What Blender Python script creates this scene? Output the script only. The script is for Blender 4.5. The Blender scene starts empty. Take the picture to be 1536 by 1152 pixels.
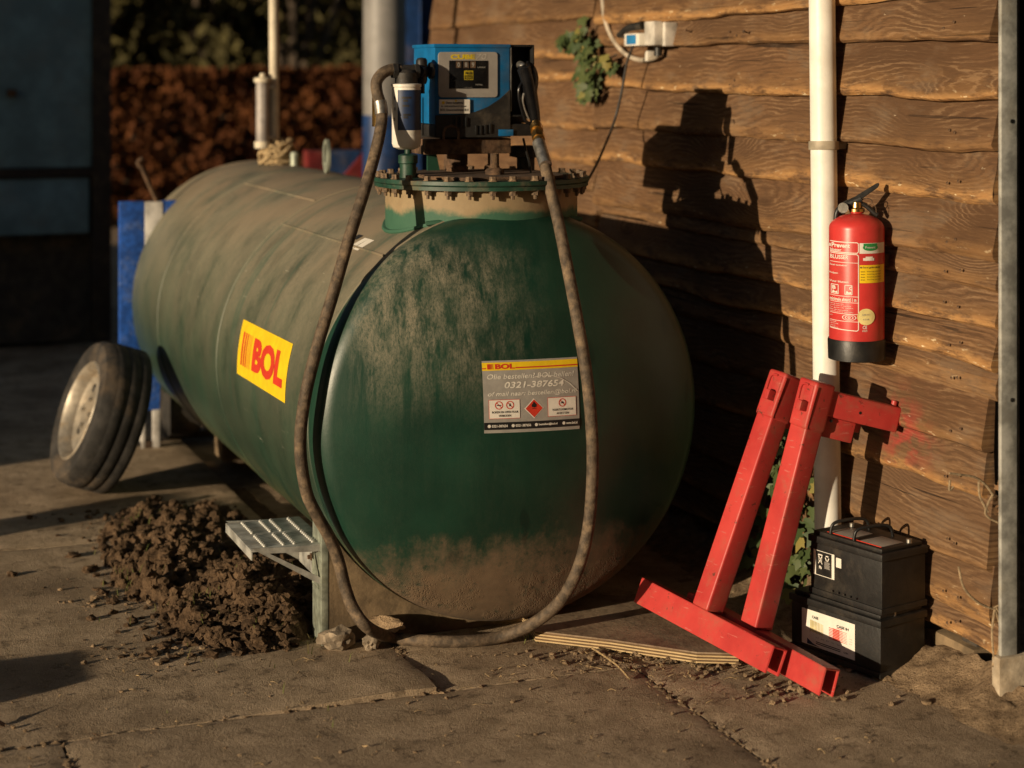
import bpy, bmesh, math, random
from mathutils import Vector, Matrix, noise as mnoise
random.seed(7)
C = bpy.context.scene.collection
SC = bpy.context.scene
PI = math.pi
R = math.radians

# ------------------------------------------------------------------ camera, light, exposure
# frame: x = towards the wooden wall, y = along the tank away from its near end, z = up (metres)
YAW = R(21.294)
CAM = Vector((-2.019, -5.226, 1.727))
FPX, HOR = 2700.0, 113.0           # focal length and horizon row for the 1536 px wide frame
cam_d = bpy.data.cameras.new('camera'); cam = bpy.data.objects.new('camera', cam_d); C.objects.link(cam)
cam.location = CAM; cam.rotation_euler = (R(90), 0, -YAW)
cam_d.sensor_width = 36; cam_d.lens = 36 * FPX / 1536; cam_d.shift_y = -(576 - HOR) / 1536
cam_d.clip_end = 400; cam_d.clip_start = .1
cam_d.dof.use_dof = True; cam_d.dof.focus_distance = 5.38; cam_d.dof.aperture_fstop = 1.9
SC.camera = cam
SUN_AZ, SUN_EL = R(20), R(9.2)     # the light travels towards +x, swung 20 degrees towards +y
ldir = Vector((math.cos(SUN_EL) * math.cos(SUN_AZ), math.cos(SUN_EL) * math.sin(SUN_AZ), -math.sin(SUN_EL)))
w = bpy.data.worlds.new('World'); SC.world = w; w.use_nodes = True
wt = w.node_tree; bg = wt.nodes['Background']
sky = wt.nodes.new('ShaderNodeTexSky'); sky.sky_type = 'NISHITA'; sky.sun_disc = False
sky.sun_elevation = SUN_EL; sky.sun_rotation = math.atan2(-ldir.x, -ldir.y)
wt.links.new(sky.outputs[0], bg.inputs[0]); bg.inputs[1].default_value = .05
sun_d = bpy.data.lights.new('sun', 'SUN'); sun_d.energy = 5.0; sun_d.angle = R(.5); sun_d.color = (1, .80, .55)
sun = bpy.data.objects.new('sun', sun_d); C.objects.link(sun)
sun.rotation_euler = ldir.to_track_quat('-Z', 'Y').to_euler()
vs = SC.view_settings; vs.view_transform = 'Standard'; vs.look = 'None'; vs.gamma = 1; vs.exposure = -.08; vs.use_curve_mapping = False

# ------------------------------------------------------------------ measuring helpers
cy, sy = math.cos(YAW), math.sin(YAW)
def ray(px, py):
    X = (px - 768) / FPX
    return Vector((X * cy + sy, -X * sy + cy, -(py - HOR) / FPX))
def at(px, py, x=None, y=None, z=None):
    r = ray(px, py)
    k = (x - CAM.x) / r.x if x is not None else (y - CAM.y) / r.y if y is not None else (z - CAM.z) / r.z
    return CAM + r * k
WX0, WXS = 1.05, .0
def wallx(y): return WX0 + WXS * (y - .3)
def atw(px, py, off=0.0):
    r = ray(px, py); k = (WX0 - .3 * WXS + WXS * CAM.y + off - CAM.x) / (r.x - WXS * r.y)
    return CAM + r * k

# ------------------------------------------------------------------ material helpers
class NT:
    def __init__(s, name):
        s.m = bpy.data.materials.new(name); s.m.use_nodes = True
        s.t = s.m.node_tree; s.b = s.t.nodes['Principled BSDF']; s.co = {}
    def n(s, typ, **kw):
        nd = s.t.nodes.new(typ)
        for k, v in kw.items(): setattr(nd, k, v)
        return nd
    def put(s, sock, v):
        if hasattr(v, 'is_output') or isinstance(v, bpy.types.NodeSocket): s.t.links.new(v, sock)
        else:
            if sock.type == 'RGBA' and len(v) == 3: v = (*v, 1)
            sock.default_value = v
    def coord(s, which='Object'):
        if which not in s.co: s.co[which] = s.n('ShaderNodeTexCoord').outputs[which]
        return s.co[which]
    def mp(s, scale, loc=(0, 0, 0), which='Object'):
        nd = s.n('ShaderNodeMapping'); s.put(nd.inputs[0], s.coord(which)); nd.inputs['Scale'].default_value = scale; nd.inputs['Location'].default_value = loc
        return nd.outputs[0]
    def noise(s, scale=5, vec=None, detail=5, rough=.6, dist=0):
        nd = s.n('ShaderNodeTexNoise'); nd.inputs['Scale'].default_value = scale; nd.inputs['Detail'].default_value = detail
        nd.inputs['Roughness'].default_value = rough; nd.inputs['Distortion'].default_value = dist
        s.put(nd.inputs['Vector'], vec if vec is not None else s.coord()); return nd.outputs['Fac']
    def vor(s, scale, vec=None, feat='F1'):
        nd = s.n('ShaderNodeTexVoronoi', feature=feat); nd.inputs['Scale'].default_value = scale
        s.put(nd.inputs['Vector'], vec if vec is not None else s.coord()); return nd.outputs['Distance']
    def rng(s, v, a, b, c=0., d=1.):
        nd = s.n('ShaderNodeMapRange', interpolation_type='SMOOTHSTEP'); s.put(nd.inputs[0], v)
        for i, q in enumerate((a, b, c, d)): nd.inputs[i + 1].default_value = q
        return nd.outputs[0]
    def math(s, op, a, b=0.5):
        nd = s.n('ShaderNodeMath', operation=op); s.put(nd.inputs[0], a); s.put(nd.inputs[1], b); return nd.outputs[0]
    def mul(s, *a):
        r = a[0]
        for q in a[1:]: r = s.math('MULTIPLY', r, q)
        return r
    def mix(s, f, a, b):
        nd = s.n('ShaderNodeMix', data_type='RGBA'); s.put(nd.inputs[0], f); s.put(nd.inputs[6], a); s.put(nd.inputs[7], b); return nd.outputs[2]
    def xyz(s, i, which='Object'):
        nd = s.n('ShaderNodeSeparateXYZ'); s.put(nd.inputs[0], s.coord(which)); return nd.outputs[i]
    def attr(s, name):
        return s.n('ShaderNodeAttribute', attribute_name=name).outputs['Fac']
    def rand(s):
        return s.n('ShaderNodeObjectInfo').outputs['Random']
    def bump(s, h, st=.3, dist=.01):
        nd = s.n('ShaderNodeBump'); nd.inputs['Strength'].default_value = st; nd.inputs['Distance'].default_value = dist
        s.put(nd.inputs['Height'], h); s.t.links.new(nd.outputs[0], s.b.inputs['Normal'])
    def out(s, col, rough=.5, metal=0., spec=None):
        s.put(s.b.inputs['Base Color'], col); s.put(s.b.inputs['Roughness'], rough); s.put(s.b.inputs['Metallic'], metal)
        if spec is not None: s.b.inputs['Specular IOR Level'].default_value = spec
        return s.m
DUST = (.26, .19, .115)
MUD = (.19, .125, .07)
def worn(name, col, rough=.45, metal=0., dust=.25, dcol=DUST, dscale=6, var=.25, bumpst=.12, bscale=60, spec=None):
    """a painted or moulded surface: base colour with small tone changes, patchy dust and fine relief"""
    k = NT(name)
    n1 = k.noise(dscale * 2.3, detail=6); n2 = k.noise(bscale, detail=4)
    c2 = tuple(min(1, q * (1 + var * 1.6)) for q in col); c1 = tuple(q * (1 - var) for q in col)
    c = k.mix(k.rng(n1, .35, .68), c1, c2)
    dm = k.mul(k.rng(k.noise(dscale, detail=8, rough=.7), .48, .72), dust)
    c = k.mix(dm, c, dcol)
    k.bump(n2, bumpst, .004)
    return k.out(c, k.math('ADD', rough, k.mul(dm, .6)), metal, spec)

M = {}
def tank_paint(name, head):
    k = NT(name)
    z = k.xyz(2); x = k.xyz(0)
    g = k.mix(k.rng(k.noise(3.2, detail=7), .35, .7), (.005, .029, .018), (.009, .046, .028))
    streak = k.noise(1, k.mp((26, 26, 1.7)), detail=7, rough=.75)
    fine = k.noise(90, detail=4, rough=.8)
    blot = k.noise(4.2, k.mp((1, 1, .8)), detail=6, rough=.65)
    if head:
        reg = k.mul(k.rng(x, .10, -.20), k.rng(x, -.58, -.46), k.rng(z, .66, 1.0), k.rng(z, 1.27, 1.17))
        chalk = k.mul(k.rng(streak, .34, .60), k.rng(blot, .34, .66), k.rng(k.noise(1, k.mp((190, 190, 75)), detail=4, rough=.85), .26, .66))
        c = k.mix(k.mul(chalk, k.math('ADD', k.mul(reg, .86), .03)), g, (.29, .255, .18))
        film = k.mul(k.rng(streak, .42, .75), k.rng(fine, .42, .66), k.math('ADD', .04, k.mul(reg, .14)))
        c = k.mix(film, c, (.20, .19, .13))
        drop = k.mul(k.rng(k.noise(5.5, k.mp((1.6, 1.6, .55), (.3, 0, .2)), detail=2), .66, .70), k.rng(z, 1.0, .8))
        c = k.mix(drop, c, (.003, .020, .013))
        # mud thrown up from the ground
        lev = k.math('ADD', k.math('ADD', z, k.mul(k.math('SUBTRACT', k.noise(4.5, detail=8, rough=.68), .5), .46)), k.math('ADD', k.mul(k.math('SUBTRACT', streak, .5), .22), k.mul(k.math('SUBTRACT', fine, .5), .10)))
        mud = k.mul(k.rng(lev, .36, .17), k.rng(k.noise(26, detail=6, rough=.75), .24, .46))
        mc = k.mix(k.noise(22, detail=6), (.085, .055, .030), (.19, .128, .075))
        c = k.mix(mud, c, mc)
        # dried runs near the wall side
        c = k.mix(k.mul(k.rng(x, .30, .45), k.rng(k.noise(3.4, k.mp((1.2, 1, .7), (2, 1, .4)), detail=3), .47, .52), .25), c, (.06, .07, .035))
        vm = k.vor(150)
        k.bump(k.math('ADD', k.mul(k.rng(vm, .1, .5), mud, k.rng(z, .30, .12), k.rng(k.noise(5, detail=3), .4, .6)), k.math('ADD', k.mul(fine, .10), k.mul(k.noise(7, detail=2), .25))), .55, .006)
        k.out(c, k.math('ADD', k.math('ADD', .32, k.mul(fine, .14)), k.math('MAXIMUM', k.mul(mud, .6), k.mul(chalk, k.mul(reg, .5)))))
    else:
        along = k.noise(1, k.mp((3.5, 5, 3.5)), detail=9, rough=.7)
        top = k.rng(z, .45, 1.22)
        film = k.mul(k.math('ADD', k.mul(top, .70), .09), k.rng(along, .20, .62, .30, 1.), k.rng(fine, .0, .62, .25, 1.))
        c = k.mix(film, g, (.285, .245, .17))
        heavy = k.mul(k.rng(z, 1.0, 1.26), k.rng(k.noise(3, detail=6), .38, .55), .75)
        c = k.mix(heavy, c, (.27, .205, .135))
        sc = k.rng(k.noise(1, k.mp((60, 5, 60)), detail=3, rough=.7), .70, .74)
        c = k.mix(k.mul(sc, .6), c, (.42, .40, .31))
        y = k.xyz(1)
        ring = k.rng(k.noise(1, k.mp((.6, 9, .6)), detail=4), .58, .72)
        c = k.mix(k.mul(ring, .35), c, (.02, .09, .06))
        low = k.rng(z, .42, .15)
        c = k.mix(k.mul(low, k.rng(k.noise(8, detail=5), .4, .6), .5), c, (.20, .17, .06))  # yellowish ground bounce painted in patches on the lower shell
        k.bump(k.math('ADD', k.mul(fine, .12), k.mul(k.noise(5, detail=2), .3)), .4, .006)
        k.out(c, k.math('ADD', .36, k.mul(film, .5)))
    return k.m
M['tank'] = tank_paint('tank_green_shell', False)
M['head'] = tank_paint('tank_green_head', True)
def neck_mat():
    k = NT('neck_dusty_green')
    z = k.xyz(2)
    g = k.mix(k.noise(9, detail=6), (.02, .085, .05), (.05, .14, .085))
    lev = k.math('ADD', z, k.mul(k.math('SUBTRACT', k.noise(9, detail=6), .5), .10))
    c = k.mix(k.rng(lev, 1.298, 1.325), g, k.mix(k.noise(30, detail=5), (.24, .17, .09), (.36, .27, .155)))
    k.bump(k.noise(40, detail=6), .25, .004)
    return k.out(c, .7)
M['neck'] = neck_mat()
M['flange'] = worn('flange_green', (.012, .050, .031), .5, 0, .85, (.19, .13, .075), 7)
M['rust'] = worn('rusty_steel', (.085, .048, .026), .85, 0, .5, (.20, .13, .07), 14, .5, .5, 90)
M['bolt'] = worn('bolt_rust_dusty', (.15, .10, .06), .8, 0, .6, (.28, .20, .12), 30, .5, .4, 120)
M['saddle'] = worn('saddle_brown_dust', (.17, .12, .068), .85, 0, .6, (.24, .17, .10), 5, .35, .4, 70)
M['galv'] = worn('galvanised_steel', (.40, .40, .37), .5, .35, .45, (.30, .26, .18), 7, .3, .15, 40)
M['galv_post'] = worn('galvanised_post', (.30, .33, .27), .5, .45, .5, (.26, .24, .14), 9, .3, .2, 40)
M['blue'] = worn('dispenser_blue', (.006, .135, .34), .38, 0, .22, (.18, .16, .12), 7, .12, .06, 50)
M['blue_dark'] = worn('dark_blue_paint', (.008, .035, .12), .5, 0, .3)
M['black'] = worn('black_plastic', (.012, .012, .012), .42, 0, .16, (.12, .095, .06), 9, .3, .12, 80)
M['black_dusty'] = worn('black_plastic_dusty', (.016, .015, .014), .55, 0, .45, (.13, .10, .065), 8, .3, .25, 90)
M['black_gloss'] = worn('black_gloss', (.008, .008, .009), .18, 0, .06, (.08, .07, .05), 9, .3, .03, 80)
M['rubber'] = worn('hose_rubber', (.085, .060, .038), .72, 0, .85, (.28, .20, .125), 17, .4, .5, 140)
M['grey_panel'] = worn('grey_face_panel', (.33, .305, .275), .5, 0, .2, (.28, .22, .15), 6, .08, .04)
M['screen'] = worn('screen_black', (.010, .010, .011), .22, 0, .15, (.07, .06, .045), 12, .2, .03)
M['brass'] = worn('brass', (.72, .47, .17), .3, 1, .3, (.25, .17, .08), 30, .2, .1)
M['steel'] = worn('bare_steel', (.42, .40, .36), .4, .9, .4, (.22, .16, .09), 20, .25, .15)
M['white_filter'] = worn('filter_white', (.78, .74, .66), .45, 0, .35, (.42, .33, .22), 10, .05, .08)
M['navy'] = worn('navy_print_and_shade', (.012, .03, .085), .5, 0, .1, (.10, .09, .08), 10, .15, .05)
M['pvc'] = worn('ivory_pvc', (.83, .81, .74), .42, 0, .22, (.50, .40, .26), 5, .05, .06, 30)
M['pvc_clip'] = worn('pipe_clip_grey', (.36, .31, .23), .6, 0, .4)
M['red'] = worn('red_powder_coat', (.50, .040, .036), .36, 0, .14, (.26, .09, .06), 13, .07, .14, 35)
def chipped_red():
    k = NT('chipped_red_paint'); n1 = k.noise(6, detail=6); fine = k.noise(70, detail=5, rough=.7)
    c = k.mix(k.rng(n1, .35, .65), (.43, .032, .030), (.54, .050, .043))
    c = k.mix(k.mul(k.rng(k.noise(9, detail=8, rough=.75), .47, .68), .5), c, (.30, .13, .08))
    chip = k.rng(k.noise(30, detail=7, rough=.75), .625, .64); c = k.mix(k.mul(chip, .9), c, (.10, .035, .022))
    scr = k.rng(k.noise(1, k.mp((16, 16, 150)), detail=3, rough=.6), .665, .69); c = k.mix(k.mul(scr, .7), c, (.55, .16, .13))
    k.bump(k.math('SUBTRACT', k.mul(fine, .25), chip), .25, .003)
    return k.out(c, k.math('ADD', .38, k.mul(fine, .2)))
M['red'] = chipped_red()
M['red_ext'] = worn('extinguisher_red', (.54, .040, .036), .34, 0, .10, (.35, .12, .07), 6, .08, .05, 20)
M['ink_white'] = worn('white_print', (.74, .70, .62), .55, 0, .05, var=.04, bumpst=.01)
M['white_label'] = worn('white_label', (.78, .74, .66), .5, 0, .15, (.45, .36, .24), 12, .04, .04)
M['yellow'] = worn('yellow_label', (.85, .58, .015), .45, 0, .10, (.45, .30, .10), 9, .06, .04)
M['red_ink'] = worn('red_print', (.62, .045, .02), .5, 0, .08, var=.06, bumpst=.01)
M['orange_ink'] = worn('orange_print', (.80, .27, .03), .5, 0, .05, var=.05, bumpst=.01)
M['lab_grey'] = worn('grey_label', (.33, .31, .28), .5, 0, .22, (.40, .36, .28), 14, .07, .04)
M['lab_white'] = worn('off_white_print', (.74, .70, .62), .55, 0, .15, (.33, .30, .25), 30, .1, .01)
M['black_ink'] = worn('black_print', (.012, .012, .012), .5, 0, .08, var=.1, bumpst=.01)
M['green_ink'] = worn('green_print', (.02, .25, .06), .5, 0, .05, var=.1, bumpst=.01)
M['yel_old'] = worn('pale_yellow_roundel', (.62, .52, .22), .5, 0, .1)
M['dim_yellow'] = worn('yellow_print_dim', (.55, .42, .02), .5, 0, .1)
M['battery'] = worn('battery_case', (.010, .0095, .009), .5, 0, .30, (.12, .09, .055), 7, .3, .2, 70)
M['stone'] = worn('rough_concrete_lump', (.24, .19, .135), .9, 0, .6, (.18, .13, .08), 12, .35, .9, 45)
M['concrete'] = worn('footing_concrete', (.36, .30, .22), .9, 0, .5, (.26, .18, .10), 8, .25, .6, 40)
M['tyre'] = worn('tyre_rubber', (.028, .025, .022), .75, 0, .6, (.17, .12, .075), 6, .4, .5, 60)
M['rim'] = worn('wheel_rim', (.36, .32, .26), .5, .55, .8, (.30, .22, .13), 8, .2, .1)
M['trailer'] = worn('trailer_blue', (.015, .08, .36), .5, 0, .45, (.16, .22, .38), 18, .25, .2, 40)
M['pale'] = worn('pale_worn_paint', (.55, .53, .50), .6, 0, .4)
M['teal'] = worn('shed_panel_blue', (.13, .24, .31), .6, 0, .4, (.20, .22, .22), 3, .15, .1)
M['darkframe'] = worn('dark_frame', (.02, .016, .014), .7, 0, .3)
M['pale_pole'] = worn('pale_pole', (.62, .55, .42), .5, 0, .4, (.40, .31, .2), 6, .1, .08)
M['gauge'] = worn('milky_tube', (.34, .31, .29), .3, 0, .4, (.35, .28, .2), 7, .2, .05)
M['rag'] = worn('frayed_rope', (.42, .31, .17), .95, 0, .5, (.25, .17, .09), 40, .4, .9, 160)
M['col_grey'] = worn('grey_column', (.22, .21, .20), .5, 0, .3, (.30, .28, .25), 4, .1)
M['bark'] = worn('bark', (.09, .065, .045), .95, 0, .4, (.12, .10, .06), 12, .4, .8, 30)
M['twig'] = worn('dry_twig', (.30, .22, .13), .9, 0, .3, (.2, .15, .1), 30, .3, .4, 90)
M['straw'] = worn('straw', (.30, .21, .105), .85, 0, .2, (.2, .15, .1), 40, .35, .3, 90)
M['cable'] = worn('grey_conduit', (.42, .36, .28), .55, 0, .3)
M['jbox'] = worn('socket_box_grey', (.50, .47, .42), .5, 0, .25)
M['sock_blue'] = worn('socket_blue', (.02, .16, .36), .5, 0, .15)
M['barn'] = worn('barn_sheet', (.10, .09, .08), .8, 0, .4)
M['interior'] = worn('barn_interior', (.05, .042, .035), .9, 0, .4)
def soil(name, a, b, st=.9, sc=30):
    k = NT(name); n1 = k.noise(sc, detail=9, rough=.7)
    c = k.mix(k.rng(n1, .3, .7), a, b)
    c = k.mix(k.mul(k.rng(k.noise(7, detail=5), .5, .68), .55), c, tuple(min(1, q * 1.5) for q in b))
    k.bump(k.math('ADD', n1, k.mul(k.noise(sc * 6, detail=5), .4)), st, .02)
    return k.out(c, .95, 0, .2)
M['soil'] = soil('soil', (.045, .028, .016), (.17, .108, .062))
M['soil_light'] = soil('soil_light', (.16, .108, .064), (.38, .27, .165))
def slab_mat():
    k = NT('slab_concrete')
    big = k.noise(1.7, detail=6, rough=.6); mid = k.noise(9, detail=8, rough=.7); fine = k.noise(240, detail=3, rough=.8); grit = k.vor(170)
    c = k.mix(k.rng(mid, .3, .7), (.35, .26, .165), (.60, .455, .31))
    c = k.mix(k.rng(big, .45, .7), c, (.25, .18, .115))                    # soil tracked over it
    c = k.mix(k.mul(k.rng(k.noise(11, detail=9, rough=.78), .53, .62), .8), c, (.12, .082, .048))
    c = k.mix(k.mul(k.rng(k.noise(60, detail=5, rough=.8), .58, .66), .55), c, (.10, .068, .042))
    c = k.mix(k.mul(k.rng(fine, .50, .70), .6), c, (.62, .52, .40))
    c = k.mix(k.mul(k.rng(fine, .46, .30), .6), c, (.15, .11, .075))
    c = k.mix(k.math('ADD', .0, k.mul(k.rand(), .22)), c, (.27, .21, .15))
    k.bump(k.math('ADD', k.mul(k.rng(grit, 0, .6), .35), k.math('ADD', k.mul(fine, .9), k.math('ADD', k.mul(mid, 2.6), k.mul(k.noise(45, detail=6, rough=.75), 1.6)))), .85, .006)
    return k.out(c, .93, 0, .15)
M['slab'] = slab_mat()
def ground_mat():
    k = NT('yard_ground'); mid = k.noise(6, detail=9, rough=.7)
    c = k.mix(k.rng(mid, .35, .65), (.20, .14, .088), (.40, .30, .20))
    k.bump(k.math('ADD', mid, k.mul(k.noise(60, detail=6), .3)), .8, .02)
    return k.out(c, .95, 0, .15)
M['ground'] = ground_mat()
def plank_mat():
    k = NT('rough_larch_plank')
    uv = 'UV'
    n = k.n('ShaderNodeCombineXYZ'); r = k.rand(); k.put(n.inputs[0], k.mul(r, 37.)); k.put(n.inputs[1], k.mul(r, 91.))
    add = k.n('ShaderNodeVectorMath', operation='ADD'); k.put(add.inputs[0], k.coord('UV')); k.put(add.inputs[1], n.outputs[0])
    def st(sx, sy):
        m = k.n('ShaderNodeMapping'); k.put(m.inputs[0], add.outputs[0]); m.inputs['Scale'].default_value = (sx, sy, 1); return m.outputs[0]
    kn = k.vor(1, st(1.5, 4.2)); knm = k.rng(kn, .11, .03)
    sep = k.n('ShaderNodeSeparateXYZ'); k.put(sep.inputs[0], add.outputs[0])
    warp = k.math('ADD', k.mul(k.math('SUBTRACT', k.noise(1, st(1.3, 3.2), detail=2, rough=.45), .5), 3.4), k.math('ADD', k.mul(k.rng(kn, .42, .0), 1.5), k.mul(k.math('SUBTRACT', k.noise(1, st(9, 60), detail=3), .5), .55)))
    ph = k.math('ADD', k.mul(sep.outputs[1], 58.), k.mul(warp, 3.6))
    grain = k.math('ADD', k.mul(k.math('SINE', k.mul(ph, 6.283), 0.), .5), .5)
    fib = k.noise(1, st(6, 150), detail=5, rough=.7); blot = k.noise(1, st(3.5, 9), detail=6, rough=.65); tone = k.noise(1, st(1.2, 3), detail=4)
    base = k.mix(k.rng(tone, .3, .7), (.094, .049, .024), (.175, .092, .044))
    base = k.mix(k.mul(r, .5), base, (.15, .092, .052))
    c = k.mix(k.mul(k.rng(grain, .62, .98), k.rng(tone, .30, .60, .35, 1.), .62), base, (.075, .040, .021))
    c = k.mix(k.mul(k.rng(grain, .30, .06), k.rng(blot, .4, .7), .55), c, (.33, .21, .115))
    c = k.mix(k.mul(k.rng(fib, .50, .70), .60), c, (.07, .038, .020))
    c = k.mix(k.mul(k.rng(fib, .44, .30), .28), c, (.36, .235, .135))
    c = k.mix(k.mul(knm, .7), c, (.055, .028, .015))
    c = k.mix(k.mul(k.rng(blot, .60, .72), .38), c, (.085, .050, .028))
    cr = k.mul(k.rng(k.noise(1, st(1.1, 46), detail=3, rough=.55, dist=.3), .655, .675), k.rng(k.noise(1, st(1.6, 4), detail=2), .42, .55))
    c = k.mix(k.mul(cr, .85), c, (.022, .012, .007))
    wx = k.mul(k.rng(k.noise(1, st(2.4, 6), detail=7, rough=.7), .50, .66), .5)
    c = k.mix(wx, c, (.17, .125, .085))
    edge = k.attr('edge')
    e2 = k.mul(edge, k.rng(k.noise(1, st(7, 26), detail=6, rough=.7), .36, .56))
    c = k.mix(k.mul(e2, .85), c, k.mix(k.noise(1, st(14, 70), detail=4), (.28, .115, .035), (.62, .37, .15)))
    c = k.mix(k.mul(e2, k.rng(k.noise(1, st(20, 60), detail=5), .62, .68)), c, (.80, .66, .42))
    spl = k.mul(k.rng(k.noise(1, st(22, 60), detail=4, rough=.7), .695, .72), .8)
    c = k.mix(spl, c, (.50, .40, .28))
    paint = k.attr('paint')
    c = k.mix(k.mul(paint, k.rng(k.noise(1, st(14, 24), detail=6), .40, .62), .75), c, (.42, .035, .035))
    k.bump(k.math('ADD', k.mul(grain, .35), k.math('ADD', k.mul(fib, .75), k.math('ADD', k.mul(k.math('SUBTRACT', 1., knm), .25), k.mul(k.math('SUBTRACT', 1., cr), .8)))), .7, .004)
    return k.out(c, .82, 0, .25)
M['plank'] = plank_mat()
def ply_mat(name, top):
    k = NT(name)
    if top:
        n1 = k.noise(5, detail=8, rough=.7); c = k.mix(k.rng(n1, .35, .65), (.16, .10, .062), (.34, .25, .16))
        c = k.mix(k.mul(k.rng(k.noise(30, detail=6), .5, .7), .6), c, (.11, .072, .042)); k.bump(k.noise(70, detail=6), .5, .004)
    else:
        n1 = k.noise(1, k.mp((50, 50, 300)), detail=4); c = k.mix(n1, (.34, .22, .10), (.72, .55, .30)); k.bump(n1, .4, .003)
    return k.out(c, .85)
M['ply_top'] = ply_mat('plywood_face', True); M['ply_edge'] = ply_mat('plywood_edge', False)
M['ply_dark'] = worn('plywood_glue_line', (.12, .07, .035), .9, 0, .4)
def leaf_mat(name, cols, trans=.25, rough=.55):
    k = NT(name); r = k.rand(); n1 = k.noise(40, detail=4)
    c = k.mix(r, cols[0], cols[1]); c = k.mix(k.rng(n1, .45, .7), c, cols[2])
    m = k.out(c, rough, 0, .35)
    return m
M['ivy'] = leaf_mat('ivy_leaf', ((.032, .058, .018), (.085, .105, .034), (.060, .085, .028)))
M['ivy_old'] = leaf_mat('ivy_leaf_yellowed', ((.16, .15, .04), (.26, .20, .05), (.10, .12, .035)))
def mass_leaf(name, a, b, c3):
    k = NT(name); n1 = k.noise(2.2, detail=3); n2 = k.noise(35, detail=2)
    c = k.mix(k.rng(n1, .35, .65), a, b); c = k.mix(k.rng(n2, .5, .62), c, c3)
    return k.out(c, .8, 0, .15)
M['hedge'] = mass_leaf('beech_hedge_leaf', (.11, .036, .013), (.20, .072, .022), (.045, .018, .009))
M['bush'] = mass_leaf('olive_leaf', (.075, .064, .026), (.115, .098, .034), (.050, .043, .019))
M['red_dull'] = worn('dull_dark_red', (.13, .012, .012), .6, 0, .3)
M['blue_dull'] = worn('dull_blue', (.008, .035, .11), .6, 0, .3)
M['dead_leaf'] = worn('dead_leaf', (.24, .13, .06), .8, 0, .2, (.15, .09, .05), 40, .3, .2, 60)
M['grass'] = mass_leaf('grass_blade', (.075, .10, .025), (.13, .14, .04), (.16, .13, .05))

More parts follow.
